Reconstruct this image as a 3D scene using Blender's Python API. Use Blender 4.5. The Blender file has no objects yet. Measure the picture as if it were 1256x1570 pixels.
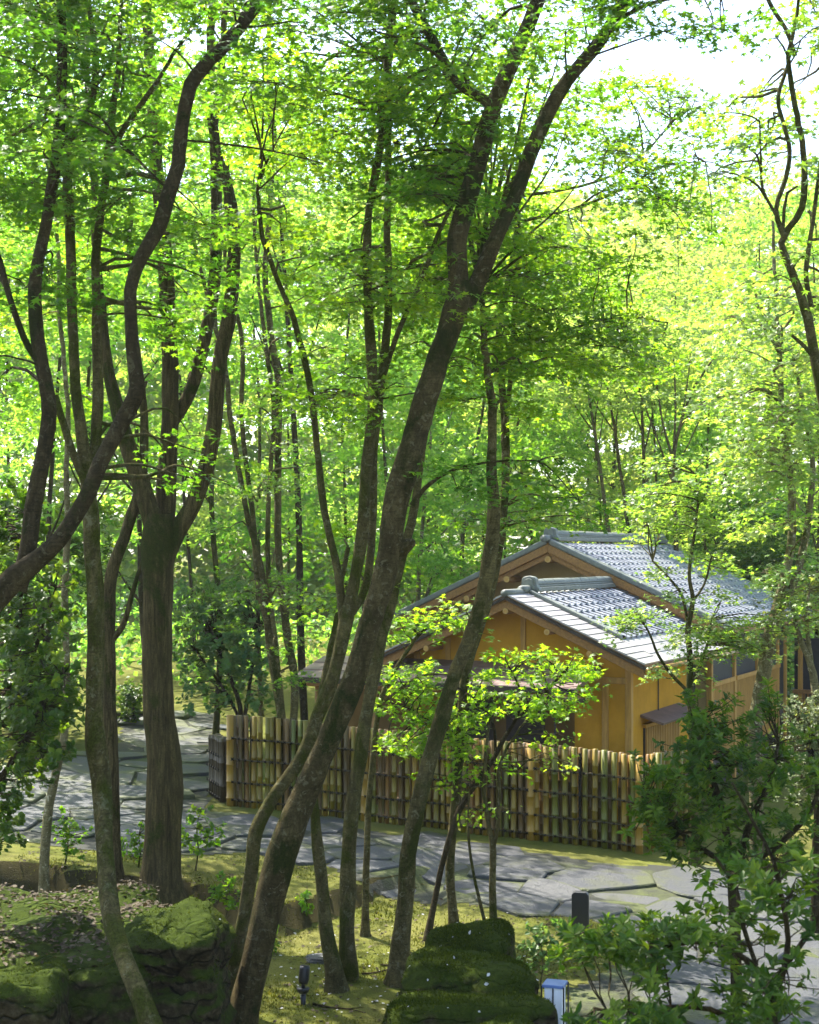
import bpy, math, random
import numpy as np
from mathutils import Vector, Matrix

S = bpy.context.scene
COL = S.collection
R = math.radians
RNG = np.random.default_rng(7)
random.seed(7)

# ------------------------------------------------------------------ camera
FPX, CX, HY, HC = 2250.0, 628.0, 850.0, 4.4      # focal length, centre column, horizon row (photo pixels), eye height
cam_data = bpy.data.cameras.new('camera')
cam = bpy.data.objects.new('camera', cam_data)
COL.objects.link(cam)
cam.location = (0, 0, HC)
cam.rotation_euler = (R(90), 0, 0)
cam_data.sensor_fit = 'VERTICAL'
cam_data.sensor_height = 36.0
cam_data.lens = FPX / 1570.0 * 36.0
cam_data.shift_y = 65.0 / 1570.0
cam_data.clip_end = 2000
cam_data.dof.use_dof = True
cam_data.dof.focus_distance = 21.0
cam_data.dof.aperture_fstop = 4.0
S.camera = cam
HAZE = 0.0003                                       # density of the air

# ------------------------------------------------------------------ light
SUN_EL, SUN_AZ = 56.0, -38.0                       # degrees; azimuth clockwise from +Y (the view direction)
world = bpy.data.worlds.new('World')
S.world = world
world.use_nodes = True
wn = world.node_tree.nodes
wl = world.node_tree.links
sky = wn.new('ShaderNodeTexSky')
sky.sky_type = 'NISHITA'
sky.sun_disc = False
sky.sun_elevation = R(SUN_EL)
sky.sun_rotation = R(SUN_AZ)
sky.air_density = 1.0
sky.dust_density = 2.0
sky.ozone_density = 1.0
wl.new(sky.outputs[0], wn['Background'].inputs[0])
wn['Background'].inputs[1].default_value = 0.145
sd = bpy.data.lights.new('sun', 'SUN')
sd.energy = 5.0
sd.angle = R(0.5)
sd.color = (1.0, 0.94, 0.84)
sun = bpy.data.objects.new('sun', sd)
COL.objects.link(sun)
sdir = Vector((math.sin(R(SUN_AZ)) * math.cos(R(SUN_EL)), math.cos(R(SUN_AZ)) * math.cos(R(SUN_EL)), math.sin(R(SUN_EL))))
sun.rotation_euler = sdir.to_track_quat('Z', 'Y').to_euler()
S.view_settings.view_transform = 'Standard'
S.view_settings.look = 'None'
S.view_settings.exposure = 2.05
S.view_settings.gamma = 1.0
S.view_settings.use_curve_mapping = False
S.render.engine = 'CYCLES'
S.cycles.max_bounces = 8
S.cycles.diffuse_bounces = 5
S.cycles.transmission_bounces = 6
S.cycles.glossy_bounces = 3
S.cycles.use_denoising = True
try:
    S.cycles.denoiser = 'OPENIMAGEDENOISE'
    S.cycles.denoising_input_passes = 'RGB_ALBEDO_NORMAL'
except Exception:
    pass


# ------------------------------------------------------------------ helpers: space
def at(px, py, d):
    """a point of the place seen at photo column/row px, py, d metres ahead"""
    return np.array([(px - CX) / FPX * d, d, HC - (py - HY) / FPX * d])


def sstep(a, b, x):
    t = np.clip((x - a) / (b - a), 0, 1)
    return t * t * (3 - 2 * t)


BX = [-40, -2.8, -1.5, -0.5, 0.5, 40]
BY = [18.3, 18.1, 17.0, 18.9, 19.6, 19.6]


def ground(x, y):
    x = np.asarray(x, float)
    y = np.asarray(y, float)
    base = np.clip(0.2 - 0.066 * x, -0.12, 0.6)
    low = np.minimum(base, 0.05) - 0.07 * (x < 0.4)
    w = 0.10 + 1.1 * sstep(-0.2, 1.2, x)
    b = np.interp(x, BX, BY) + 0.12 * np.sin(x * 2.3) * (x < 0.3)
    g = low + (base - low) * sstep(-1, 1, (y - b) / w)
    g = g - 0.03 * np.clip(14 - y, 0, 12) + 0.05 * np.clip(y - 36, 0, 60)
    g = g + 0.03 * np.sin(x * 1.3 + 1) * np.sin(y * 1.1) * (y < 19) + 0.012 * np.sin(x * 4.1) * np.sin(y * 3.7)
    return g


def hit(px, py):
    """the ground point seen at a photo pixel"""
    d = 18.0
    for _ in range(60):
        p = at(px, py, d)
        z = float(ground(p[0], p[1]))
        d = 0.5 * d + 0.5 * (HC - z) * FPX / (py - HY)
    return at(px, py, d)


# ------------------------------------------------------------------ helpers: objects
def tag(o, label=None, cat=None, group=None, kind=None):
    if label: o['label'] = label
    if cat: o['category'] = cat
    if group: o['group'] = group
    if kind: o['kind'] = kind
    return o


def empty(name, loc=(0, 0, 0), rz=0.0):
    o = bpy.data.objects.new(name, None)
    o.location = loc
    o.rotation_euler = (0, 0, rz)
    COL.objects.link(o)
    return o


def mesh_np(name, verts, loops, counts, mat, smooth=True, tone=None, off=None):
    """mesh from flat arrays"""
    me = bpy.data.meshes.new(name)
    verts = np.asarray(verts, np.float32)
    if off is not None:
        verts = verts - np.asarray(off, np.float32)
    loops = np.asarray(loops, np.int32)
    counts = np.asarray(counts, np.int32)
    me.vertices.add(len(verts))
    me.vertices.foreach_set('co', verts.ravel())
    me.loops.add(len(loops))
    me.loops.foreach_set('vertex_index', loops)
    me.polygons.add(len(counts))
    starts = np.concatenate([[0], np.cumsum(counts)[:-1]]).astype(np.int32)
    me.polygons.foreach_set('loop_start', starts)
    try:
        me.polygons.foreach_set('loop_total', counts)
    except Exception:
        pass
    if tone is not None:
        a = me.attributes.new('tone', 'FLOAT', 'FACE')
        a.data.foreach_set('value', np.asarray(tone, np.float32))
    me.polygons.foreach_set('use_smooth', np.full(len(counts), bool(smooth)))
    me.update(calc_edges=True)
    if mat is not None:
        me.materials.append(mat)
    return me


def link(name, me, parent=None, loc=None):
    o = bpy.data.objects.new(name, me)
    if parent is not None:
        o.parent = parent
    if loc is not None:
        o.location = loc
    COL.objects.link(o)
    return o


class MB:
    """collects shapes, then builds one mesh"""

    def __init__(self):
        self.v, self.f, self.n = [], [], 0

    def add(self, verts, faces):
        verts = np.asarray(verts, float)
        self.v.append(verts)
        for f in faces:
            self.f.append([i + self.n for i in f])
        self.n += len(verts)
        return self

    def box(self, x0, x1, y0, y1, z0, z1):
        v = [(x, y, z) for z in (z0, z1) for y in (y0, y1) for x in (x0, x1)]
        return self.add(v, [(0, 2, 3, 1), (4, 5, 7, 6), (0, 1, 5, 4), (2, 6, 7, 3), (0, 4, 6, 2), (1, 3, 7, 5)])

    def prism(self, poly, axis, a, b):
        """poly: 2-d outline; axis: the axis it is drawn out along, from a to b"""
        n = len(poly)
        v = []
        for t in (a, b):
            for p, q in poly:
                v.append((t, p, q) if axis == 'x' else (p, t, q) if axis == 'y' else (p, q, t))
        f = [list(range(n)), list(range(2 * n - 1, n - 1, -1))]
        for i in range(n):
            j = (i + 1) % n
            f.append((i, i + n, j + n, j))
        return self.add(v, f)

    def hexa(self, p8):
        return self.add(p8, [(0, 2, 3, 1), (4, 5, 7, 6), (0, 1, 5, 4), (2, 6, 7, 3), (0, 4, 6, 2), (1, 3, 7, 5)])

    def tube(self, pts, rad, sides=8, lump=0.0, caps=True, seed=0):
        v, l, c = tube_np(np.asarray(pts, float), np.asarray(rad, float), sides, lump, seed)
        k = 0
        fs = []
        for n in c:
            fs.append(list(l[k:k + n]))
            k += n
        if caps:
            m = len(v)
            fs.append(list(range(sides - 1, -1, -1)))
            fs.append(list(range(m - sides, m)))
        return self.add(v, fs)

    def me(self, name, mat, smooth=False, bevel=0.0, angle=40):
        loops = [i for f in self.f for i in f]
        counts = [len(f) for f in self.f]
        m = mesh_np(name, np.concatenate(self.v), loops, counts, mat, smooth)
        return m

    def build(self, name, mat, parent=None, smooth=False, loc=None):
        return link(name, self.me(name, mat, smooth), parent, loc)


def bevel(o, w=0.01, seg=2):
    m = o.modifiers.new('edge', 'BEVEL')
    m.width = w
    m.segments = seg
    m.limit_method = 'ANGLE'
    m.angle_limit = R(35)
    return o


def resample(pts, step):
    """Catmull-Rom through rows of (x, y, z, r)"""
    P = np.asarray(pts, float)
    if len(P) == 2:
        n = max(2, int(np.linalg.norm(P[1, :3] - P[0, :3]) / step) + 1)
        t = np.linspace(0, 1, n)[:, None]
        return P[0] * (1 - t) + P[1] * t
    Q = np.vstack([2 * P[0] - P[1], P, 2 * P[-1] - P[-2]])
    out = []
    for i in range(1, len(Q) - 2):
        p0, p1, p2, p3 = Q[i - 1], Q[i], Q[i + 1], Q[i + 2]
        n = max(1, int(np.linalg.norm(p2[:3] - p1[:3]) / step))
        t = np.linspace(0, 1, n, endpoint=False)[:, None]
        out.append(0.5 * (2 * p1 + (p2 - p0) * t + (2 * p0 - 5 * p1 + 4 * p2 - p3) * t ** 2 + (3 * p1 - p0 - 3 * p2 + p3) * t ** 3))
    out.append(P[-1:])
    o = np.vstack(out)
    o[:, 3] = np.maximum(o[:, 3], 0.002)
    return o


def tube_np(pts, rad, sides, lump=0.0, seed=0):
    n = len(pts)
    T = np.gradient(pts, axis=0)
    T /= np.linalg.norm(T, axis=1)[:, None] + 1e-9
    ref = np.array([1.0, 0.1, 0.05])
    if abs(T[0] @ ref) > 0.9:
        ref = np.array([0.1, 1.0, 0.0])
    A = np.zeros((n, 3))
    a = ref - T[0] * (ref @ T[0])
    for i in range(n):
        a = a - T[i] * (a @ T[i])
        a /= np.linalg.norm(a) + 1e-9
        A[i] = a
    B = np.cross(T, A)
    ang = np.linspace(0, 2 * np.pi, sides, endpoint=False)
    rr = np.repeat(np.asarray(rad)[:, None], sides, 1)
    if lump:
        g = np.random.default_rng(seed + 11)
        s = np.concatenate([[0], np.cumsum(np.linalg.norm(np.diff(pts, axis=0), axis=1))])[:, None]
        m = np.zeros((n, sides))
        for k in range(10):
            fa, fs, ph, ps = g.integers(1, 5), g.uniform(0.5, 9), g.uniform(0, 6.28), g.uniform(0, 6.28)
            m += np.sin(fa * ang[None] + ph + 0.8 * np.sin(s * fs * 0.5 + ps)) * np.sin(s * fs + ps)
        rr = rr * (1 + lump * m / 2.6)
    v = pts[:, None] + rr[:, :, None] * (np.cos(ang)[None, :, None] * A[:, None] + np.sin(ang)[None, :, None] * B[:, None])
    i = np.arange(n - 1)[:, None] * sides
    j = np.arange(sides)[None]
    k = (j + 1) % sides
    q = np.stack([i + j, i + k, i + sides + k, i + sides + j], -1).reshape(-1, 4)
    return v.reshape(-1, 3), q.ravel(), np.full(len(q), 4)


class Bag:
    """collects numpy shapes"""

    def __init__(self):
        self.v, self.l, self.c, self.t, self.n = [], [], [], [], 0

    def add(self, v, l, c, t=None):
        self.v.append(v)
        self.l.append(np.asarray(l) + self.n)
        self.c.append(c)
        if t is not None:
            self.t.append(t)
        self.n += len(v)

    def me(self, name, mat, off=None, smooth=True):
        return mesh_np(name, np.concatenate(self.v), np.concatenate(self.l), np.concatenate(self.c), mat, smooth,
                       np.concatenate(self.t) if self.t else None, off)


# ------------------------------------------------------------------ helpers: materials
def new_mat(name):
    m = bpy.data.materials.new(name)
    m.use_nodes = True
    nt = m.node_tree
    return m, nt, nt.nodes['Principled BSDF'], nt.links


def N(nt, kind, **kw):
    n = nt.nodes.new(kind)
    for k, v in kw.items():
        setattr(n, k, v)
    return n


def ramp(nt, fac, stops):
    r = nt.nodes.new('ShaderNodeValToRGB')
    e = r.color_ramp.elements
    while len(e) < len(stops):
        e.new(0.5)
    for i, (p, c) in enumerate(stops):
        e[i].position = p
        e[i].color = (*c, 1)
    nt.links.new(fac, r.inputs[0])
    return r.outputs[0]


def noise(nt, vec, scale, detail=4, rough=0.6, stretch=None, dist=0.0):
    if stretch is not None:
        mp = nt.nodes.new('ShaderNodeMapping')
        mp.inputs['Scale'].default_value = stretch
        nt.links.new(vec, mp.inputs[0])
        vec = mp.outputs[0]
    n = nt.nodes.new('ShaderNodeTexNoise')
    n.inputs['Scale'].default_value = scale
    n.inputs['Detail'].default_value = detail
    n.inputs['Roughness'].default_value = rough
    n.inputs['Distortion'].default_value = dist
    nt.links.new(vec, n.inputs['Vector'])
    return n.outputs[0]


def mixc(nt, fac, a, b, mode='MIX'):
    m = nt.nodes.new('ShaderNodeMix')
    m.data_type = 'RGBA'
    m.blend_type = mode
    for sock, v in ((m.inputs[0], fac), (m.inputs[6], a), (m.inputs[7], b)):
        if hasattr(v, 'is_linked'):
            nt.links.new(v, sock)
        elif isinstance(v, (int, float)):
            sock.default_value = v
        else:
            sock.default_value = (*v, 1)
    return m.outputs[2]


def bump(nt, h, bsdf, strength=0.5, dist=0.02):
    b = nt.nodes.new('ShaderNodeBump')
    b.inputs['Strength'].default_value = strength
    b.inputs['Distance'].default_value = dist
    nt.links.new(h, b.inputs['Height'])
    nt.links.new(b.outputs[0], bsdf.inputs['Normal'])


def maprange(nt, v, a, b, c=0.0, d=1.0):
    m = nt.nodes.new('ShaderNodeMapRange')
    nt.links.new(v, m.inputs[0])
    for i, x in enumerate((a, b, c, d)):
        m.inputs[i + 1].default_value = x
    return m.outputs[0]


def world_pos(nt):
    return nt.nodes.new('ShaderNodeNewGeometry').outputs['Position']


def obj_pos(nt):
    return nt.nodes.new('ShaderNodeTexCoord').outputs['Object']


def leaf_mat(name, lo, mid, hi, trans=0.55, boost=1.9, gloss=0.25, rough=0.45):
    """leaf: reflected colour from the leaf's own tone, and light let through a little yellower"""
    m, nt, b, L = new_mat(name)
    a = N(nt, 'ShaderNodeAttribute', attribute_name='tone')
    c = ramp(nt, a.outputs['Fac'], [(0.0, lo), (0.5, mid), (1.0, hi)])
    L.new(c, b.inputs['Base Color'])
    b.inputs['Roughness'].default_value = rough
    b.inputs['Specular IOR Level'].default_value = gloss
    t = N(nt, 'ShaderNodeBsdfTranslucent')
    tc = mixc(nt, 1.0, c, (boost, boost * 0.92, boost * 0.35), 'MULTIPLY')
    L.new(tc, t.inputs[0])
    mx = N(nt, 'ShaderNodeMixShader')
    mx.inputs[0].default_value = trans
    L.new(b.outputs[0], mx.inputs[1])
    L.new(t.outputs[0], mx.inputs[2])
    L.new(mx.outputs[0], nt.nodes['Material Output'].inputs[0])
    return m


def bark_mat(name, dark, light, moss=(0.05, 0.065, 0.015), moss_amt=0.5, fissure=False, patch=None):
    m, nt, b, L = new_mat(name)
    p = world_pos(nt)
    f1 = noise(nt, p, 9 if not fissure else 24, 8, 0.72, (1, 1, 0.45) if not fissure else (1, 1, 0.10), 0.8)
    c = ramp(nt, f1, [(0.34, dark), (0.5, tuple(0.6 * a + 0.4 * q for a, q in zip(dark, light))), (0.66, light)])
    f5 = noise(nt, p, 26, 4, 0.6, (0.35, 0.35, 2.2))                  # bands round the stem
    c = mixc(nt, maprange(nt, f5, 0.52, 0.66, 0.0, 0.0 if fissure else 0.55), c, tuple(x * 0.6 for x in dark))
    f3 = noise(nt, p, 60, 5, 0.75)
    c = mixc(nt, maprange(nt, f3, 0.48, 0.70, 0.0, 0.75), c, tuple(x * 0.35 for x in dark))
    if patch:
        f4 = noise(nt, p, 13, 5, 0.7, None, 1.0)
        c = mixc(nt, maprange(nt, f4, 0.575, 0.61, 0.0, 0.85), c, patch)
    f2 = noise(nt, p, 2.6, 7, 0.72, (1, 1, 0.55), 0.6)
    mf = maprange(nt, f2, 0.64 - 0.25 * moss_amt, 0.72 - 0.22 * moss_amt, 0.0, 0.92)
    mc = mixc(nt, maprange(nt, f3, 0.4, 0.65), moss, tuple(x * 0.35 for x in moss))
    c = mixc(nt, mf, c, mc)
    L.new(c, b.inputs['Base Color'])
    b.inputs['Roughness'].default_value = 0.9
    b.inputs['Specular IOR Level'].default_value = 0.06
    h = mixc(nt, 0.5, f1, f3)
    bump(nt, h, b, 1.0, 0.06 if fissure else 0.035)
    return m


MAT = {}
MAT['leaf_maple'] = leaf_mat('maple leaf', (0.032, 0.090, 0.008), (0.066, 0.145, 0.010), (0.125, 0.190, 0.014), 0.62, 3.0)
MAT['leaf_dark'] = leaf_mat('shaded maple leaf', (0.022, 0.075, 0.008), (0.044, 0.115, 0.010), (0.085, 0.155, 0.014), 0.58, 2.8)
MAT['leaf_bright'] = leaf_mat('bright maple leaf', (0.072, 0.165, 0.010), (0.106, 0.205, 0.013), (0.165, 0.235, 0.022), 0.6, 2.7)  # brighter, yellower tones than the plain maple leaf
MAT['leaf_lime'] = leaf_mat('sunlit lime leaf', (0.070, 0.150, 0.022), (0.112, 0.205, 0.036), (0.200, 0.262, 0.090), 0.55, 2.5, 0.45, 0.4)  # whitish sun highlights on the leaves are put into the paler tones
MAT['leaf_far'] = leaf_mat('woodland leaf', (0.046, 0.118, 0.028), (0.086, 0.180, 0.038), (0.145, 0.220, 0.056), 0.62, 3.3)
MAT['leaf_pale'] = leaf_mat('pale woodland leaf', (0.085, 0.150, 0.050), (0.130, 0.200, 0.072), (0.200, 0.250, 0.110), 0.62, 2.9)  # paler copy for distant trees: haze and backlight put into the colour
MAT['leaf_blue'] = leaf_mat('bluish shrub leaf', (0.036, 0.090, 0.030), (0.070, 0.135, 0.042), (0.115, 0.175, 0.055), 0.5, 2.4)
MAT['leaf_ever'] = leaf_mat('evergreen leaf', (0.020, 0.055, 0.004), (0.046, 0.100, 0.007), (0.105, 0.160, 0.014), 0.40, 2.5, 0.22, 0.42)
MAT['leaf_azalea'] = leaf_mat('azalea leaf', (0.060, 0.095, 0.030), (0.105, 0.140, 0.050), (0.170, 0.200, 0.090), 0.4, 1.6)
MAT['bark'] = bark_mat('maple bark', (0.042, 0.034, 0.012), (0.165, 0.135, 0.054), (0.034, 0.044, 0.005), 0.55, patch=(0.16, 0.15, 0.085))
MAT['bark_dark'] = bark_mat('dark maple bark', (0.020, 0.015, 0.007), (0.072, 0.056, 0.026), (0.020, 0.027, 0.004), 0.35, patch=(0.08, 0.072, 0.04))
MAT['bark_main'] = bark_mat('main maple bark', (0.028, 0.022, 0.008), (0.110, 0.086, 0.036), (0.020, 0.027, 0.003), 0.62, patch=(0.12, 0.108, 0.062))
MAT['bark_moss'] = bark_mat('mossy bark', (0.040, 0.034, 0.012), (0.150, 0.126, 0.048), (0.044, 0.056, 0.004), 0.66, patch=(0.14, 0.135, 0.075))
MAT['bark_oak'] = bark_mat('oak bark', (0.026, 0.020, 0.008), (0.150, 0.116, 0.046), (0.036, 0.050, 0.005), 0.45, fissure=True)
MAT['bark_pale'] = bark_mat('pale bark', (0.085, 0.070, 0.030), (0.260, 0.225, 0.120), (0.075, 0.090, 0.016), 0.45, patch=(0.34, 0.32, 0.22))

# shafts along which the sun finds its way through the crowns
CLEAR = []


def clear(p, r):
    CLEAR.append((np.asarray(p, float), r))


def shaded_out(c, rad):
    d = np.array(sdir)
    for p, r in CLEAR:
        v = c - p
        s = v @ d
        if s > 1.6 and np.linalg.norm(v - d * s) < r + rad * 0.55:
            return True
    return False


for q in ((720, 1070, 16.7, 1.1), (640, 1095, 16.7, 1.0), (850, 1040, 16.7, .9), (650, 950, 17, .8), (930, 1220, 21.9, .8), (1060, 880, 21, 1.2), (950, 1080, 23.3, .6), (290, 690, 15.2, .5),
          (880, 930, 24.5, 1.2), (1050, 900, 30, 2.0), (770, 1290, 19.5, .3), (840, 1335, 19.0, .4), (1090, 1365, 18.5, .5), (700, 1425, 17.2, .5), (560, 1450, 16.0, .4)):
    clear(at(*q[:3]), q[3])

# ------------------------------------------------------------------ leaves and trees
def star_template():
    a = [(-90, 0.12), (-18, 0.62), (14, 0.36), (38, 0.92), (64, 0.40), (90, 1.05), (116, 0.40), (142, 0.92), (166, 0.36), (198, 0.62)]
    v = [(r * math.cos(R(t)), r * math.sin(R(t)), -0.16 * r * r) for t, r in a]
    return np.array(v), [list(range(10))]


def tri_template():
    v = [(0, -0.1, 0), (0.85, 0.25, -0.12), (0.28, 0.42, 0.0), (0, 1.05, -0.15), (-0.28, 0.42, 0.0), (-0.85, 0.25, -0.12)]
    return np.array(v), [[0, 1, 2, 3, 4, 5]]


def blade_template(w=0.2):
    v = [(0, 0, 0), (-w, 0.35, 0.07), (-w * 0.85, 0.7, 0.05), (0, 1.05, -0.08), (w * 0.85, 0.7, 0.05), (w, 0.35, 0.07)]
    return np.array(v), [[0, 3, 2, 1], [0, 5, 4, 3]]


STAR, TRI, BLADE, OVAL = star_template(), tri_template(), blade_template(0.19), blade_template(0.36)
KITE = (np.array([(0, -.1, 0), (-.5, .4, .06), (0, 1.05, -.12), (.5, .4, .06)]), [[0, 3, 2, 1]])
TUFT = (np.array([(-.2, 0, 0), (.2, 0, 0), (.05, 1, .1)]), [[0, 1, 2]])


def leaves(bag, C, Nn, size, tone, tmpl, T=None, g=RNG):
    V, F = tmpl
    n, k = len(C), len(V)
    Nn = Nn / (np.linalg.norm(Nn, axis=1)[:, None] + 1e-9)
    if T is None:
        T = g.normal(size=(n, 3))
    T = T - Nn * np.sum(T * Nn, 1)[:, None]
    T /= np.linalg.norm(T, axis=1)[:, None] + 1e-9
    B = np.cross(T, Nn)
    P = C[:, None] + size[:, None, None] * (V[None, :, :1] * B[:, None] + V[None, :, 1:2] * T[:, None] + V[None, :, 2:] * Nn[:, None])
    base = (np.arange(n) * k)[:, None]
    fl = np.concatenate([np.array(f) for f in F])
    loops = (base + fl[None]).ravel()
    counts = np.tile([len(f) for f in F], n)
    bag.add(P.reshape(-1, 3), loops, counts, np.repeat(tone, len(F)))


def twig(bag, a, b, r0, r1, sag=0.0, sides=4, g=RNG, seg=5):
    L = np.linalg.norm(b - a)
    t = np.linspace(0, 1, seg)[:, None]
    w = g.normal(size=3) * L * 0.035
    p = a * (1 - t) + b * t + (np.sin(np.pi * t)) * (np.array([0, 0, sag * L]) + w) + np.sin(2 * np.pi * t) * g.normal(size=3) * L * 0.03
    v, l, c = tube_np(p, (r0 * (1 - t) + r1 * t).ravel(), sides)
    bag.add(v, l, c)


def limb(bag, pts, step=0.08, sides=12, lump=0.10, seed=0, flare=False):
    """pts: rows of (column, row, depth, width in columns) -> a tapered limb; returns its centre line"""
    rows = []
    for px, py, d, w in pts:
        p = at(px, py, d)
        rows.append((p[0], p[1], p[2], 0.45 * w / FPX * d))
    if flare:
        x, y, z, r = rows[0]
        gz = float(ground(x, y))
        if z > gz - 0.1:
            rows.insert(0, (x, y, gz - 0.25, r * 1.15))
    q = resample(rows, step)
    q[:, :3] += 0.012 * np.cumsum(np.random.default_rng(seed + 5).normal(size=(len(q), 3)), 0) * np.linspace(0, 1, len(q))[:, None] * 0.5
    if flare:
        x, y, z, r = q[0]
        h = q[:, 2] - float(ground(x, y))
        q[:, 3] *= 1 + 0.55 * np.exp(-np.maximum(h, 0) / 0.17)
    v, l, c = tube_np(q[:, :3], q[:, 3], sides, lump, seed)
    bag.add(v, l, c)
    return q


def spray_leaves(bag, tb, c, rad, up, dens, size, tmpl, tone0, g, twigs=True, thick=0.07, flat=0.40, attach=None):
    """one flat spray of foliage: small clusters of leaves on twigs fanning from the attached end"""
    k = max(3, int(7 * rad / 0.6))
    ang = g.uniform(0, 2 * np.pi, k)
    rr = rad * np.sqrt(g.uniform(0.02, 1, k))
    up = up / np.linalg.norm(up)
    e1 = np.cross(up, [0.3, 1, 0.1]); e1 /= np.linalg.norm(e1)
    e2 = np.cross(up, e1)
    sub = c + (rr * np.cos(ang))[:, None] * e1 + (rr * np.sin(ang))[:, None] * e2 + g.normal(size=(k, 1)) * thick * rad * up - up * (rr ** 2 / rad * 0.18)[:, None]
    n = max(8, int(dens * np.pi * rad * rad))
    w = g.integers(0, k, n)
    sr = 0.34 * rad
    off = g.normal(size=(n, 2)) * sr * 0.75
    C = sub[w] + off[:, :1] * e1 + off[:, 1:] * e2 + g.normal(size=(n, 1)) * 0.045 * up
    C = C - up * (np.sum(off ** 2, 1) / rad * 0.12)[:, None]
    Nn = up[None] + g.normal(size=(n, 3)) * flat
    sz = size * g.uniform(0.65, 1.2, n)
    tone = np.clip(tone0 + g.normal(size=n) * 0.22, 0, 1)
    leaves(bag, C, Nn, sz, tone, tmpl, None, g)
    if twigs and tb is not None:
        a = c if attach is None else attach
        for s in sub:
            twig(tb, c - up * 0.02, s, 0.0045, 0.002, 0.02, 3, g, 4)


def tree(name, label, cat, limbs, boxes, bark, leaf, size=0.07, dens=150, tmpl=STAR, group=None, seed=1, extra=(), twigs=True,
         flat=0.36, lump=0.10, tone=0.5, sides=12, flare=True, reach=3.3, droop=0.25):
    g = np.random.default_rng(seed)
    tb, lb = Bag(), Bag()
    nodes = []
    for i, lm in enumerate(limbs):
        q = limb(tb, lm, 0.08 if sides > 8 else 0.3, sides if i == 0 else max(7, sides - 3), lump, seed * 31 + i, flare and i == 0)
        nodes.append(q[len(q) // 4 if i == 0 else 0:])
    nodes = np.vstack(nodes)
    first = limbs[0][0]
    p0 = at(*first[:3])
    root = np.array([p0[0], p0[1], float(ground(p0[0], p0[1]))])
    sp = []
    for x0, y0, x1, y1, d0, d1, n, r0, r1 in boxes:
        for _ in range(n):
            sp.append((at(g.uniform(x0, x1), g.uniform(y0, y1), g.uniform(d0, d1)), g.uniform(r0, r1)))
    for px, py, d, rp in extra:
        sp.append((at(px, py, d), rp / FPX * d))
    for c, rad in sp:
        if shaded_out(c, rad): continue
        dv = nodes[:, :3] - c
        cost = np.linalg.norm(dv * [1, 1, 0.9], axis=1) + 0.6 * np.maximum(dv[:, 2], 0)
        i = int(np.argmin(cost))
        a = nodes[i, :3]
        L = np.linalg.norm(a - c)
        if twigs and L > reach: continue
        if twigs and L > 0.05:
            r = min(0.006 + 0.0075 * L, nodes[i, 3] * 0.8 + 0.003)
            twig(tb, a, c, r, 0.005, 0.06, 5, g, max(5, int(L / 0.25)))
        out = (c - a) * [1, 1, 0]
        up = np.array([0, 0, 1.0]) + droop * out / (np.linalg.norm(out) + 0.3) + g.normal(size=3) * 0.14
        spray_leaves(lb, tb, c, rad, up, dens, size, tmpl, tone + g.normal() * 0.16, g, twigs, flat=flat)
    e = empty(name, root)
    tag(e, label, cat, group)
    link('trunk', tb.me('trunk', MAT[bark], root), e)
    if lb.v:
        link('crown', lb.me('crown', MAT[leaf], root, False), e)
    return e

# ------------------------------------------------------------------ setting materials
def mat_moss():
    m, nt, b, L = new_mat('moss ground')
    p = world_pos(nt)
    n1 = noise(nt, p, 0.55, 5, 0.6)
    n2 = noise(nt, p, 4.5, 5, 0.65)
    n3 = noise(nt, p, 55, 4, 0.7)
    c = ramp(nt, n2, [(0.25, (0.060, 0.072, 0.014)), (0.5, (0.110, 0.125, 0.022)), (0.75, (0.175, 0.180, 0.040))])
    c = mixc(nt, maprange(nt, n1, 0.38, 0.62), c, (0.15, 0.145, 0.040))
    n4 = noise(nt, p, 2.1, 6, 0.7, None, 0.8)
    c = mixc(nt, maprange(nt, n4, 0.58, 0.72, 0.0, 0.75), c, (0.075, 0.060, 0.032))
    c = mixc(nt, maprange(nt, n3, 0.35, 0.7, 0.55, 0.0), c, (0.035, 0.040, 0.010))
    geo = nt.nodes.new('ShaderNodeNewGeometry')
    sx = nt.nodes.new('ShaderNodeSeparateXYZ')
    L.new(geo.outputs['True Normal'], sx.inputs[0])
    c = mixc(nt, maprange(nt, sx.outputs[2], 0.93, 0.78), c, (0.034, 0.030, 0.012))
    L.new(c, b.inputs['Base Color'])
    b.inputs['Roughness'].default_value = 0.95
    b.inputs['Specular IOR Level'].default_value = 0.04
    bump(nt, mixc(nt, 0.5, n3, n2), b, 0.8, 0.05)
    return m


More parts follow.
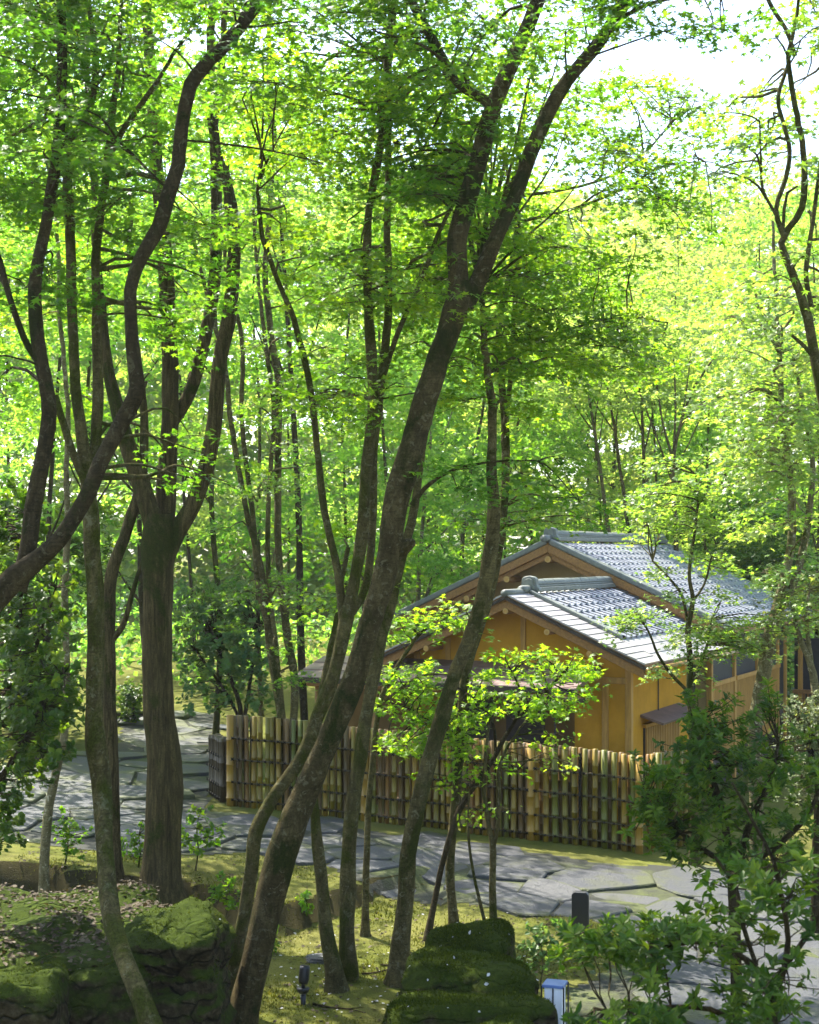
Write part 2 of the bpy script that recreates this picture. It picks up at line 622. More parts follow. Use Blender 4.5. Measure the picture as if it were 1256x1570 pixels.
def mat_rock(name, moss_amt):
    m, nt, b, L = new_mat(name)
    p = world_pos(nt)
    n1 = noise(nt, p, 2.2, 6, 0.65, (1, 1, 1.8), 0.5)
    n2 = noise(nt, p, 14, 5, 0.65)
    n3 = noise(nt, p, 90, 3, 0.7)
    c = ramp(nt, n2, [(0.3, (0.014, 0.011, 0.005)), (0.52, (0.040, 0.032, 0.016)), (0.72, (0.095, 0.080, 0.046))])
    vo = nt.nodes.new('ShaderNodeTexVoronoi')
    vo.feature = 'DISTANCE_TO_EDGE'
    vo.inputs['Scale'].default_value = 2.6
    wv = N(nt, 'ShaderNodeVectorMath', operation='MULTIPLY_ADD')
    nc = nt.nodes.new('ShaderNodeTexNoise')
    nc.inputs['Scale'].default_value = 3.0
    L.new(p, nc.inputs['Vector'])
    L.new(nc.outputs['Color'], wv.inputs[0]); wv.inputs[1].default_value = (.5, .5, .5)
    mp = nt.nodes.new('ShaderNodeMapping'); mp.inputs['Scale'].default_value = (.7, .7, 2.2)
    L.new(p, mp.inputs[0]); L.new(mp.outputs[0], wv.inputs[2])
    L.new(wv.outputs[0], vo.inputs['Vector'])
    crack = maprange(nt, vo.outputs['Distance'], 0.0, 0.07, 1.0, 0.0)
    c = mixc(nt, crack, c, (0.008, 0.007, 0.004))
    geo = nt.nodes.new('ShaderNodeNewGeometry')
    sx = nt.nodes.new('ShaderNodeSeparateXYZ')
    L.new(geo.outputs['Normal'], sx.inputs[0])
    s = N(nt, 'ShaderNodeMath', operation='MULTIPLY_ADD')
    L.new(sx.outputs[2], s.inputs[0])
    s.inputs[1].default_value = 0.40
    L.new(n1, s.inputs[2])
    mf = maprange(nt, s.outputs[0], 0.72 - 0.35 * moss_amt, 0.92 - 0.35 * moss_amt)
    mc = ramp(nt, n2, [(0.3, (0.020, 0.034, 0.004)), (0.7, (0.062, 0.088, 0.010))])
    mc = mixc(nt, maprange(nt, n3, 0.4, 0.7, 0.6, 0.0), mc, (0.020, 0.030, 0.006))
    L.new(mixc(nt, mf, c, mc), b.inputs['Base Color'])
    b.inputs['Roughness'].default_value = 0.95
    b.inputs['Specular IOR Level'].default_value = 0.04
    hh_ = mixc(nt, crack, mixc(nt, 0.4, n2, n3), (0.0, 0.0, 0.0))
    bump(nt, hh_, b, 1.0, 0.06)
    return m


def mat_flag():
    m, nt, b, L = new_mat('flagstone')
    p = world_pos(nt)
    oi = nt.nodes.new('ShaderNodeObjectInfo')
    n1 = noise(nt, p, 3, 6, 0.65)
    n2 = noise(nt, p, 38, 4, 0.7)
    c = ramp(nt, oi.outputs['Random'], [(0.0, (0.028, 0.032, 0.040)), (0.5, (0.046, 0.051, 0.061)), (1.0, (0.074, 0.075, 0.078))])
    c = mixc(nt, maprange(nt, n1, 0.35, 0.7, 0.0, 0.55), c, (0.055, 0.056, 0.054))
    c = mixc(nt, maprange(nt, n2, 0.4, 0.75, 0.4, 0.0), c, (0.040, 0.040, 0.040))
    n4 = noise(nt, p, 1.3, 6, 0.7)
    c = mixc(nt, maprange(nt, n4, 0.50, 0.66, 0.0, 0.7), c, (0.052, 0.058, 0.016))
    tc = nt.nodes.new('ShaderNodeTexCoord')
    ln = N(nt, 'ShaderNodeVectorMath', operation='LENGTH')
    L.new(tc.outputs['Object'], ln.inputs[0])
    n6 = noise(nt, p, 5, 6, 0.75)
    ad = N(nt, 'ShaderNodeMath', operation='MULTIPLY_ADD')
    L.new(n6, ad.inputs[0]); ad.inputs[1].default_value = 0.9
    L.new(ln.outputs['Value'], ad.inputs[2])
    c = mixc(nt, maprange(nt, ad.outputs[0], 0.92, 1.12, 0.0, 0.8), c, (0.055, 0.064, 0.013))
    L.new(c, b.inputs['Base Color'])
    b.inputs['Roughness'].default_value = 0.6
    b.inputs['Specular IOR Level'].default_value = 0.32
    n5 = noise(nt, p, 9, 6, 0.7, None, 0.7)
    bump(nt, mixc(nt, 0.35, n5, n2), b, 1.0, 0.05)
    return m


def simple(name, col, rough=0.6, spec=0.4, metal=0.0, var=0.25, scale=12, stretch=None, rand=None, bstr=0.15):
    """a plain material with grain; rand: the colour at the other end of the variation from object to object"""
    m, nt, b, L = new_mat(name)
    p = obj_pos(nt)
    n1 = noise(nt, p, scale, 5, 0.65, stretch)
    c = col
    if rand is not None:
        oi = nt.nodes.new('ShaderNodeObjectInfo')
        c = mixc(nt, oi.outputs['Random'], col, rand)
    d = mixc(nt, 1.0, c, (1 - var * 1.6,) * 3, 'MULTIPLY')
    e = mixc(nt, 1.0, c, (1 + var,) * 3, 'MULTIPLY')
    L.new(mixc(nt, maprange(nt, n1, 0.3, 0.7), d, e), b.inputs['Base Color'])
    b.inputs['Roughness'].default_value = rough
    b.inputs['Specular IOR Level'].default_value = spec
    b.inputs['Metallic'].default_value = metal
    if bstr:
        bump(nt, n1, b, bstr, 0.01)
    return m


MAT['moss'] = mat_moss()
MAT['rock'] = mat_rock('mossy rock', 0.62)
MAT['rock_full'] = mat_rock('moss covered rock', 1.0)
MAT['flag'] = mat_flag()
def mat_bed():
    m, nt, b, L = new_mat('path bed')
    p = world_pos(nt)
    n1 = noise(nt, p, 0.8, 5, 0.65)
    n2 = noise(nt, p, 30, 4, 0.7)
    c = mixc(nt, maprange(nt, n1, 0.47, 0.60), (0.018, 0.019, 0.010), (0.075, 0.092, 0.014))  # dark tone paints in the joints' shadow lines; the green is moss
    L.new(mixc(nt, maprange(nt, n2, 0.4, 0.7, 0.6, 0.0), c, (0.012, 0.014, 0.006)), b.inputs['Base Color'])
    b.inputs['Roughness'].default_value = 0.95
    bump(nt, n2, b, 0.8, 0.03)
    return m


MAT['bed'] = mat_bed()
MAT['soil'] = simple('earth', (0.022, 0.019, 0.011), 0.95, 0.1, var=0.5, scale=9, bstr=0.6)
def mat_plaster(name, col):
    m, nt, b, L = new_mat(name)
    p = obj_pos(nt)
    c = mixc(nt, maprange(nt, noise(nt, p, 1.4, 6, 0.7), 0.35, 0.68), tuple(x * .80 for x in col), tuple(min(1, x * 1.10) for x in col))
    c = mixc(nt, maprange(nt, noise(nt, p, 5, 5, 0.7, (1, 1, 0.10)), 0.54, 0.72, 0.0, 0.30), c, tuple(x * .55 for x in col))
    n3 = noise(nt, p, 70, 3, 0.7)
    c = mixc(nt, maprange(nt, n3, 0.5, 0.75, 0.0, 0.25), c, tuple(x * .6 for x in col))
    L.new(c, b.inputs['Base Color'])
    b.inputs['Roughness'].default_value = 0.92
    b.inputs['Specular IOR Level'].default_value = 0.12
    bump(nt, n3, b, 0.4, 0.006)
    return m


MAT['plaster'] = mat_plaster('ochre plaster', (0.46, 0.232, 0.022))
MAT['plaster_grey'] = mat_plaster('buff plaster', (0.30, 0.215, 0.095))
MAT['plaster_shade'] = simple('shaded plaster', (0.16, 0.095, 0.03), 0.9, 0.15, var=0.12, scale=5)  # wall in the canopy's shadow: the shade is put into this colour
MAT['wood'] = simple('pale cedar', (0.40, 0.215, 0.050), 0.6, 0.3, var=0.2, scale=8, stretch=(3, 3, 0.3))
MAT['wood_red'] = simple('brown cedar', (0.25, 0.125, 0.038), 0.6, 0.3, var=0.25, scale=8, stretch=(3, 0.4, 3))
MAT['wood_end'] = simple('log end', (0.42, 0.26, 0.09), 0.7, 0.2, var=0.15, scale=14)
MAT['wood_dark'] = simple('dark timber', (0.045, 0.034, 0.026), 0.7, 0.3, var=0.3, scale=8)
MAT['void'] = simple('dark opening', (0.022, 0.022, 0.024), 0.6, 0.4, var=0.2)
MAT['tile'] = simple('grey roof tile', (0.21, 0.225, 0.25), 0.30, 0.7, var=0.14, scale=9, rand=(0.16, 0.172, 0.195))
MAT['tile_ridge'] = simple('grey ridge tile', (0.135, 0.145, 0.130), 0.5, 0.45, var=0.18, scale=9)
MAT['copper'] = simple('weathered copper sheet', (0.38, 0.36, 0.37), 0.42, 0.5, 0.35, var=0.1, scale=5, rand=(0.30, 0.28, 0.29))
MAT['copper_brown'] = simple('brown copper sheet', (0.20, 0.135, 0.115), 0.5, 0.4, 0.2, var=0.2, scale=5, rand=(0.15, 0.10, 0.09))
MAT['bamboo'] = simple('green bamboo', (0.085, 0.105, 0.008), 0.42, 0.4, var=0.3, scale=5, stretch=(2, 2, 0.35), rand=(0.235, 0.135, 0.012))
MAT['bamboo_brown'] = simple('brown bamboo', (0.165, 0.080, 0.010), 0.45, 0.4, var=0.3, scale=5, stretch=(2, 2, 0.35), rand=(0.085, 0.055, 0.012))
MAT['bamboo_post'] = simple('yellow bamboo', (0.27, 0.155, 0.018), 0.42, 0.4, var=0.15, scale=5, stretch=(2, 2, 0.35))
MAT['bamboo_old'] = simple('old dark bamboo', (0.060, 0.044, 0.018), 0.55, 0.35, var=0.3, scale=6, stretch=(2, 2, 0.35))
MAT['rope'] = simple('black hemp rope', (0.014, 0.012, 0.011), 0.9, 0.1, var=0.3, scale=40)
MAT['black'] = simple('black painted metal', (0.012, 0.012, 0.014), 0.4, 0.5, var=0.1)
MAT['white'] = simple('white acrylic', (0.78, 0.79, 0.80), 0.35, 0.4, var=0.03)
MAT['bluecap'] = simple('blue grey painted cap', (0.10, 0.16, 0.34), 0.4, 0.5, var=0.08)
MAT['petal'] = simple('pale fallen petal', (0.40, 0.39, 0.37), 0.7, 0.2, var=0.15)
MAT['litter'] = leaf_mat('dry leaf', (0.026, 0.019, 0.009), (0.056, 0.041, 0.021), (0.115, 0.094, 0.060), 0.15, 1.2, 0.15, 0.7)

# ------------------------------------------------------------------ ground
gx = np.unique(np.concatenate([np.linspace(-400, -30, 16), np.linspace(-30, -9, 22), np.arange(-9, 9.01, 0.14), np.linspace(9, 30, 22), np.linspace(30, 400, 16)]))
gy = np.unique(np.concatenate([np.linspace(-60, 8, 18), np.arange(8, 27, 0.14), np.linspace(27, 60, 50), np.linspace(60, 900, 30)]))
XX, YY = np.meshgrid(gx, gy)
ZZ = ground(XX, YY)
nx_, ny_ = len(gx), len(gy)
ii = (np.arange(ny_ - 1)[:, None] * nx_ + np.arange(nx_ - 1)[None]).ravel()
gl = np.stack([ii, ii + 1, ii + nx_ + 1, ii + nx_], 1).ravel()
gme = mesh_np('ground', np.stack([XX.ravel(), YY.ravel(), ZZ.ravel()], 1), gl, np.full(len(ii), 4), MAT['moss'])
tag(link('ground', gme), 'mossy yellow green ground of the garden', None, None, 'structure')

# ------------------------------------------------------------------ path of flagstones
PATH_PX = [(-60, 1195), (100, 1163), (185, 1140), (190, 1095), (335, 1092), (335, 1150), (318, 1244), (480, 1258), (600, 1280), (800, 1305),
           (960, 1328), (1100, 1330), (1330, 1335), (1330, 1620), (850, 1620), (870, 1520), (940, 1485), (1000, 1450), (960, 1420), (900, 1408),
           (780, 1398), (700, 1384), (580, 1368), (545, 1352), (500, 1324), (400, 1306), (260, 1312), (200, 1312), (75, 1296), (-60, 1284)]
PATH = np.array([hit(*p)[:2] for p in PATH_PX])


def inside(poly, x, y):
    x, y = np.asarray(x), np.asarray(y)
    r = np.zeros(x.shape, bool)
    n = len(poly)
    for i in range(n):
        (x1, y1), (x2, y2) = poly[i], poly[(i + 1) % n]
        c = ((y1 > y) != (y2 > y)) & (x < (x2 - x1) * (y - y1) / (y2 - y1 + 1e-12) + x1)
        r ^= c
    return r


bx = np.arange(PATH[:, 0].min() - .2, PATH[:, 0].max() + .2, 0.12)
by = np.arange(PATH[:, 1].min() - .2, PATH[:, 1].max() + .2, 0.12)
BXX, BYY = np.meshgrid(bx, by)
cell = inside(PATH, BXX[:-1, :-1] + .06, BYY[:-1, :-1] + .06)
ci, cj = np.nonzero(cell)
nb = len(bx)
k0 = ci * nb + cj
bl_ = np.stack([k0, k0 + 1, k0 + nb + 1, k0 + nb], 1)
used, inv = np.unique(bl_, return_inverse=True)
bv = np.stack([BXX.ravel(), BYY.ravel(), ground(BXX, BYY).ravel() + 0.006], 1)[used]
path = link('path', mesh_np('path', bv, inv.ravel(), np.full(len(bl_), 4), MAT['bed']))
tag(path, 'path of grey irregular flagstones with mossy joints', None, None, 'structure')

g = np.random.default_rng(21)
seeds = []
yy = PATH[:, 1].min() - 1
row = 0
while yy < PATH[:, 1].max() + 1:
    sp = 0.98 + 0.03 * max(0, yy - 18)
    xs = np.arange(PATH[:, 0].min() - 1, PATH[:, 0].max() + 1, sp) + (row % 2) * sp / 2
    for x in xs:
        seeds.append((x + g.uniform(-.46, .46) * sp, yy + g.uniform(-.42, .42) * sp))
    yy += sp * 0.8
    row += 1
seeds = np.array(seeds)


def clip_half(poly, p, n):
    out = []
    m = len(poly)
    for i in range(m):
        a, b = poly[i], poly[(i + 1) % m]
        da, db = (a - p) @ n, (b - p) @ n
        if da <= 0: out.append(a)
        if (da < 0) != (db < 0) and abs(da - db) > 1e-9:
            out.append(a + (b - a) * da / (da - db))
    return out


n_flag = 0
stones = []
for i, s in enumerate(seeds):
    if not inside(PATH, *s):
        continue
    poly = [s + np.array(q) for q in ((-2, -2), (2, -2), (2, 2), (-2, 2))]
    d = np.linalg.norm(seeds - s, axis=1)
    for j in np.argsort(d)[1:22]:
        nn = (seeds[j] - s) / d[j]
        gap = g.uniform(0.006, 0.026)
        poly = clip_half(poly, s + nn * (d[j] / 2 - gap), nn)
        if len(poly) < 3: break
    if len(poly) < 3: continue
    stones.append((s[1], poly))
stones.sort(key=lambda q: q[0])
for _, poly in stones[:300]:
    # soften the corners and let the sides waver
    P = np.array(poly)
    Q = []
    for k in range(len(P)):
        a, b, c = P[k - 1], P[k], P[(k + 1) % len(P)]
        la, lc = np.linalg.norm(a - b), np.linalg.norm(c - b)
        if la < 0.12 or lc < 0.12:
            Q.append(b + 0.2 * ((a + c) / 2 - b))
            continue
        f = min(0.12, 0.035 / min(la, lc))
        Q += [b + (a - b) * f, b + (c - b) * f]
    Q = np.array(Q)
    cen = Q.mean(0)
    Q = Q + g.normal(size=Q.shape) * 0.017
    h = g.uniform(0.008, 0.060)
    tilt = g.normal(size=2) * 0.010 + np.array([float(ground(cen[0] + .3, cen[1]) - ground(cen[0] - .3, cen[1])), float(ground(cen[0], cen[1] + .3) - ground(cen[0], cen[1] - .3))]) / .6
    m = len(Q)
    zb = ground(cen[0], cen[1])
    def zz(q): return (q - cen) @ tilt
    vs = [(x, y, -0.06 + zz(np.array([x, y]) + cen)) for x, y in Q - cen] + [(x, y, h - 0.014 + zz(np.array([x, y]) + cen)) for x, y in Q - cen] + \
         [(x, y, h + zz(np.array([x, y]) + cen)) for x, y in (Q - cen) * (1 - 0.016 / max(0.2, np.linalg.norm(Q - cen, axis=1).mean()))]
    fs = []
    for a in range(m):
        b2 = (a + 1) % m
        fs += [(a, b2, m + b2, m + a), (m + a, m + b2, 2 * m + b2, 2 * m + a)]
    fs.append(list(range(2 * m, 3 * m)))
    mb = MB().add(vs, fs)
    mb.build('flagstone', MAT['flag'], path, False, (cen[0], cen[1], float(zb)))
    n_flag += 1
print('flagstones', n_flag)

# ------------------------------------------------------------------ tea house
HOUSE = empty('tea_house', (1.56, 23.85, 0.0), R(-27))
tag(HOUSE, 'ochre walled tea house with grey tiled gable roofs behind the bamboo fence', 'house')
H = HOUSE


def part(mb, name, mat, parent=None, bv=0.0, smooth=False, loc=None):
    o = mb.build(name, MAT[mat], parent or H, smooth, loc)
    if bv: bevel(o, bv, 2)
    return o


W_RZ, W_HALF, PITCH = 3.74, 2.36, 0.452          # wing: ridge height, half width, slope
M_X, M_RZ, M_HALF, M_Y0, M_Y1 = -1.245, 4.63, 3.60, 5.0, 12.5
wx = 1.90                                         # wing wall half width
we = W_RZ - W_HALF * PITCH

# --- wing walls (butted at the posts)
def gable_wall(mb, x0, x1, y0, y1, zb, xc, rz, pitch, drop):
    poly = [(x0, zb), (x1, zb), (x1, rz - abs(x1 - xc) * pitch - drop), (xc, rz - drop), (x0, rz - abs(x0 - xc) * pitch - drop)]
    mb.prism(poly, 'y', y0, y1)


mb = MB(); gable_wall(mb, -wx + .06, wx - .06, 0.57, 0.67, 2.36, 0, W_RZ, PITCH, 0.13)
part(mb, 'gable_wall', 'plaster')
part(MB().box(0.98, 1.45, 0.57, 0.67, -0.1, 2.36), 'wall', 'plaster')
part(MB().box(1.56, wx - .06, 0.57, 0.67, -0.1, 2.36), 'wall', 'plaster')
part(MB().box(-wx + .06, 0.98, 1.35, 1.45, -0.1, 2.36), 'recess_wall', 'plaster_shade')
part(MB().box(0.90, 0.98, 0.67, 1.35, -0.1, 2.36), 'recess_side', 'plaster_shade')
part(MB().box(-wx + .06, 0.98, 0.67, 1.45, 2.37, 2.42), 'recess_ceiling', 'wood_dark')
for x in (-1.15, -0.2):
    part(MB().box(x - .35, x + .35, 1.31, 1.348, 0.35, 2.0), 'sliding_door', 'wood_dark')
part(MB().box(wx - .1, wx, 0.67, 4.05, -0.1, 2.72), 'side_wall', 'plaster')
part(MB().box(-wx, -wx + .1, 0.67, 5.6, -0.1, 2.72), 'side_wall', 'plaster')
part(MB().box(wx - .45, wx - .35, 4.17, 5.6, -0.1, 2.72), 'recess_wall', 'void')
for x, y, z1 in ((wx - .06 + .055, 0.60, 2.75), (1.505, 0.60, 2.36), (-wx + .06 - .055, 0.60, 2.75), (wx - .05, 4.11, 2.75)):
    part(MB().box(x - .055, x + .055, y - .055, y + .055, -0.1, z1), 'post', 'wood', None, 0.012)
for x, z0, z1 in ((0.08, 2.44, 3.52), (-1.3, 2.44, 2.98), (1.3, 2.44, 2.98)):
    part(MB().box(x - .045, x + .045, 0.54, 0.568, z0, z1), 'gable_post', 'wood', None, 0.008)
part(MB().box(-wx + .02, wx - .02, 0.53, 0.567, 2.32, 2.42), 'beam', 'wood', None, 0.01)
# side window: lattice under a little awning
part(MB().box(wx, wx + .03, 1.30, 3.20, 0.55, 1.55), 'window', 'void')
for k in range(20):
    y = 1.34 + k * 0.096
    part(MB().box(wx + .032, wx + .06, y - .018, y + .018, 0.55, 1.55), 'slat', 'wood')
for z in (0.50, 1.55):
    part(MB().box(wx + .001, wx + .075, 1.24, 3.26, z, z + .06), 'window_rail', 'wood', None, 0.006)
aw = MB(); aw.hexa([(wx, 1.15, 1.74), (wx + .38, 1.15, 1.62), (wx, 3.35, 1.74), (wx + .38, 3.35, 1.62), (wx, 1.15, 1.78), (wx + .40, 1.15, 1.655), (wx, 3.35, 1.78), (wx + .40, 3.35, 1.655)])
part(aw, 'awning', 'copper_brown')
part(MB().tube([(wx + .03, 2.03, 0), (wx + .03, 2.03, 2.6)], [.012, .012], 6), 'drain_rod', 'wood_dark')

# --- main walls
mx0, mx1 = M_X - 3.0, M_X + 3.05
mb = MB(); gable_wall(mb, mx0, mx1, M_Y0 + .62, M_Y0 + .72, -0.1, M_X, M_RZ, PITCH, 0.14)
part(mb, 'main_gable_wall', 'plaster_grey')
part(MB().box(M_X - .28, M_X + .02, M_Y0 + .59, M_Y0 + .618, 4.23, 4.33), 'vent', 'void')
part(MB().box(mx1 - .1, mx1, M_Y0 + .72, M_Y1 - .5, -0.1, 1.0), 'side_wall', 'wood_dark')
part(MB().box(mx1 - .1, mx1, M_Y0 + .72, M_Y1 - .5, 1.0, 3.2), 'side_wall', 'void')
part(MB().box(mx0, mx0 + .1, M_Y0 + .72, M_Y1 - .5, -0.1, 3.2), 'side_wall', 'plaster')
for y in (M_Y0 + .66, 7.4, 9.3, 11.2, M_Y1 - .55):
    part(MB().box(mx1 - .05, mx1 + .06, y - .055, y + .055, -0.1, 3.0), 'post', 'wood', None, 0.01)
for y0 in (M_Y0 + .72, 7.46, 9.36):
    n = int((1.88 if y0 > 6 else 1.6) / 0.085)
    for k in range(n):
        y = y0 + 0.05 + k * 0.085
        part(MB().box(mx1 + .002, mx1 + .05, y - .022, y + .022, 0.5, 1.92), 'slat', 'wood')
    part(MB().box(mx1 + .052, mx1 + .085, y0 - .02, y0 + n * .085 + .03, 1.86, 1.95), 'rail', 'wood', None, 0.006)
# --- low annex at the far right end
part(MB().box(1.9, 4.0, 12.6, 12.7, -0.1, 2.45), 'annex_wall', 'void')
part(MB().box(3.9, 4.0, 12.7, 17.0, -0.1, 2.45), 'annex_wall', 'wood_dark')
for x in (2.05, 2.95, 3.88):
    part(MB().box(x - .05, x + .05, 12.5, 12.598, -0.1, 2.45), 'post', 'wood', None, 0.01)
part(MB().box(1.9, 4.0, 12.40, 12.499, 1.18, 1.27), 'sill', 'wood_red', None, 0.01)
for k in range(22):
    x = 1.96 + k * 0.09
    part(MB().box(x - .025, x + .025, 12.505, 12.545, 0.35, 1.18), 'slat', 'wood_red')
ar = MB(); ar.prism([(1.5, 2.75), (3.0, 3.3), (4.6, 2.62), (4.6, 2.56), (3.0, 3.22), (1.5, 2.66)], 'y', 12.0, 17.4)
part(ar, 'annex_roof', 'tile_ridge')


# --- roofs
def slope_slab(name, xc, rz, half, y0, y1, side, th, mat, parent=None, top=0.0):
    e = rz - half * PITCH
    x1 = xc + side * half
    p = [(xc, rz + top), (x1, e + top), (x1, e + top - th), (xc, rz + top - th)]
    return part(MB().prism(p, 'y', y0, y1), name, mat, parent)


CS = 1 / math.sqrt(1 + PITCH ** 2)


def on_slope(xc, rz, side, d, y, lift=0.0):
    """point d metres down the slope from the ridge"""
    return (xc + side * (d * CS + lift * PITCH * CS), y, rz - d * CS * PITCH + lift * CS)


def tile_mesh():
    w, l = 0.292, 0.262
    prof = [(0, 0.034), (0.03, 0.052), (0.07, 0.030), (0.13, 0.002), (0.22, 0.004), (w, 0.026)]
    v, f = [], []
    for s, lift in ((0.0, 0.0), (l, 0.036)):
        for y, z in prof:
            v.append((s, y, z + lift))
    for y, z in prof:
        v.append((l, y, z + 0.036 - 0.042))
    n = len(prof)
    for i in range(n - 1):
        f += [(i, i + 1, n + i + 1, n + i), (n + i, n + i + 1, 2 * n + i + 1, 2 * n + i)]
    return v, f


tv, tf = tile_mesh()
tile_me = MB().add(tv, tf).me('tile', MAT['tile'])
tile_me_l = MB().add([(x, -y, z) for x, y, z in tv], [tuple(reversed(q)) for q in tf]).me('tile', MAT['tile'])


def tiles(parent, xc, rz, side, d0, d1, y0, y1, limit):
    rows = int((d1 - d0) / 0.24)
    cols = int((y1 - y0) / 0.28)
    th = math.atan(PITCH)
    spots = []
    for c in range(cols):
        for r in range(rows):
            spots.append((y0 + c * (y1 - y0) / cols, d0 + r * (d1 - d0) / rows))
    rest = MB()
    for k, (y, d) in enumerate(spots):
        p = on_slope(xc, rz, side, d, y, 0.02)
        rot = Matrix.Rotation(th, 4, 'Y') if side > 0 else Matrix.Rotation(-th, 4, 'Y') @ Matrix.Rotation(math.pi, 4, 'Z')
        M = Matrix.Translation(p) @ rot @ Matrix.Rotation(random.gauss(0, 0.012), 4, 'Z') @ Matrix.Rotation(random.gauss(0, 0.010), 4, 'Y')
        if side < 0:
            M = Matrix.Translation((0, 0.29, 0)) @ M
        if k < limit:
            o = link('tile', tile_me, parent)
            o.matrix_local = M
        else:
            rest.add([tuple(M @ Vector(q)) for q in tv], tf)
    if rest.n:
        o = rest.build('tile_field', MAT['tile'], parent)
        o['kind'] = 'stuff'
    return min(limit, len(spots))


# wing roof: tiles inside a border of copper sheets
wr = slope_slab('roof', 0, W_RZ, W_HALF, 0.0, 5.55, 1, 0.09, 'wood_red')
wl_ = slope_slab('roof', 0, W_RZ, W_HALF, 0.0, 5.55, -1, 0.09, 'wood_red')
dl = W_HALF / CS
for r_, side in ((wr, 1), (wl_, -1)):
    nsh = 15
    for k in range(nsh):                               # sheets down the verge
        d0, d1 = k * dl / nsh, (k + 1) * dl / nsh - 0.006
        a, b = on_slope(0, W_RZ, side, d0, 0, 0.004), on_slope(0, W_RZ, side, d1, 0, 0.004)
        a2, b2 = on_slope(0, W_RZ, side, d0, 0, 0.022), on_slope(0, W_RZ, side, d1, 0, 0.034)
        m = MB().hexa([(a[0], -.03, a[2]), (b[0], -.03, b[2]), (a[0], .86, a[2]), (b[0], .86, b[2]), (a2[0], -.03, a2[2]), (b2[0], -.03, b2[2]), (a2[0], .86, a2[2]), (b2[0], .86, b2[2])])
        part(m, 'copper_sheet', 'copper', r_)
    for k in range(16):                                # sheets along the eave, in two courses
        for c in range(3):
            y0 = 0.87 + k * 0.292
            d0 = 1.80 + c * (dl + .03 - 1.80) / 3
            d1 = d0 + (dl + .03 - 1.80) / 3 - 0.006
            a, b = on_slope(0, W_RZ, side, d0, 0, 0.004), on_slope(0, W_RZ, side, d1, 0, 0.004)
            a2, b2 = on_slope(0, W_RZ, side, d0, 0, 0.022), on_slope(0, W_RZ, side, d1, 0, 0.034)
            y1 = y0 + 0.287
            m = MB().hexa([(a[0], y0, a[2]), (b[0], y0, b[2]), (a[0], y1, a[2]), (b[0], y1, b[2]), (a2[0], y0, a2[2]), (b2[0], y0, b2[2]), (a2[0], y1, a2[2]), (b2[0], y1, b2[2])])
            if side > 0: part(m, 'copper_sheet', 'copper', r_)
    e0, e1 = on_slope(0, W_RZ, side, 0.05, 0, 0.0), on_slope(0, W_RZ, side, 1.82, 0, 0.0)
    vt = MB().hexa([(e0[0], .87, e0[2]), (e1[0], .87, e1[2]), (e0[0], 1.02, e0[2]), (e1[0], 1.02, e1[2]), (e0[0], .87, e0[2] + .10), (e1[0], .87, e1[2] + .10), (e0[0], 1.02, e0[2] + .10), (e1[0], 1.02, e1[2] + .10)])
    part(vt, 'verge_tile', 'tile_ridge', r_, 0.03)
n_w = tiles(wr, 0, W_RZ, 1, 0.12, 1.80, 1.02, 5.3, 400)
tiles(wl_, 0, W_RZ, -1, 0.12, 1.80, 1.02, 5.3, 0)


def ridge(xc, rz, y0, y1, parent):
    r_ = part(MB().box(xc - .15, xc + .15, y0 + .12, y1, rz - .02, rz + .055), 'ridge', 'tile_ridge', parent, 0.01)
    part(MB().box(xc - .115, xc + .115, y0 + .12, y1, rz + .057, rz + .092), 'ridge_course', 'tile_ridge', r_, 0.010)
    part(MB().box(xc - .095, xc + .095, y0 + .12, y1, rz + .096, rz + .128), 'ridge_course', 'tile_ridge', r_, 0.010)
    n = max(3, int((y1 - y0) / 0.42))
    for k in range(n):
        a = y0 + .10 + k * (y1 - y0 - .1) / n
        b = y0 + .10 + (k + 1) * (y1 - y0 - .1) / n - .010
        dz = random.gauss(0, .003)
        ring = [(xc + .085 * math.cos(t), rz + .130 + dz + .062 * math.sin(t)) for t in np.linspace(0, math.pi, 8)]
        part(MB().prism(ring, 'y', a, b), 'ridge_cap', 'tile_ridge', r_)
    # end ornament: a plain rounded block with a raised border, on a rolled foot tile
    out = [(xc - .20, rz - .02), (xc - .19, rz + .04), (xc - .14, rz + .085), (xc - .13, rz + .19), (xc - .10, rz + .23), (xc, rz + .25), (xc + .10, rz + .23),
           (xc + .13, rz + .19), (xc + .14, rz + .085), (xc + .19, rz + .04), (xc + .20, rz - .02)]
    part(MB().prism(out, 'y', y0 - .02, y0 + .115), 'ridge_end', 'tile_ridge', r_, 0.02)
    inn = [(xc + (x - xc) * .62, rz + .03 + (z - rz) * .70) for x, z in out]
    part(MB().prism(inn, 'y', y0 - .04, y0 - .018), 'ridge_end_face', 'tile_ridge', r_, 0.008)
    part(MB().tube([(xc, y0 - .36, rz + .02), (xc, y0 - .02, rz + .03)], [.068, .068], 12), 'foot_tile', 'tile_ridge', r_, 0, True)


ridge(0, W_RZ + .05, 1.0, 5.5, H)
part(MB().tube([(0, -.06, W_RZ + .03), (0, .68, W_RZ + .035)], [.06, .06], 12), 'ridge_roll', 'tile_ridge', None, 0, True)

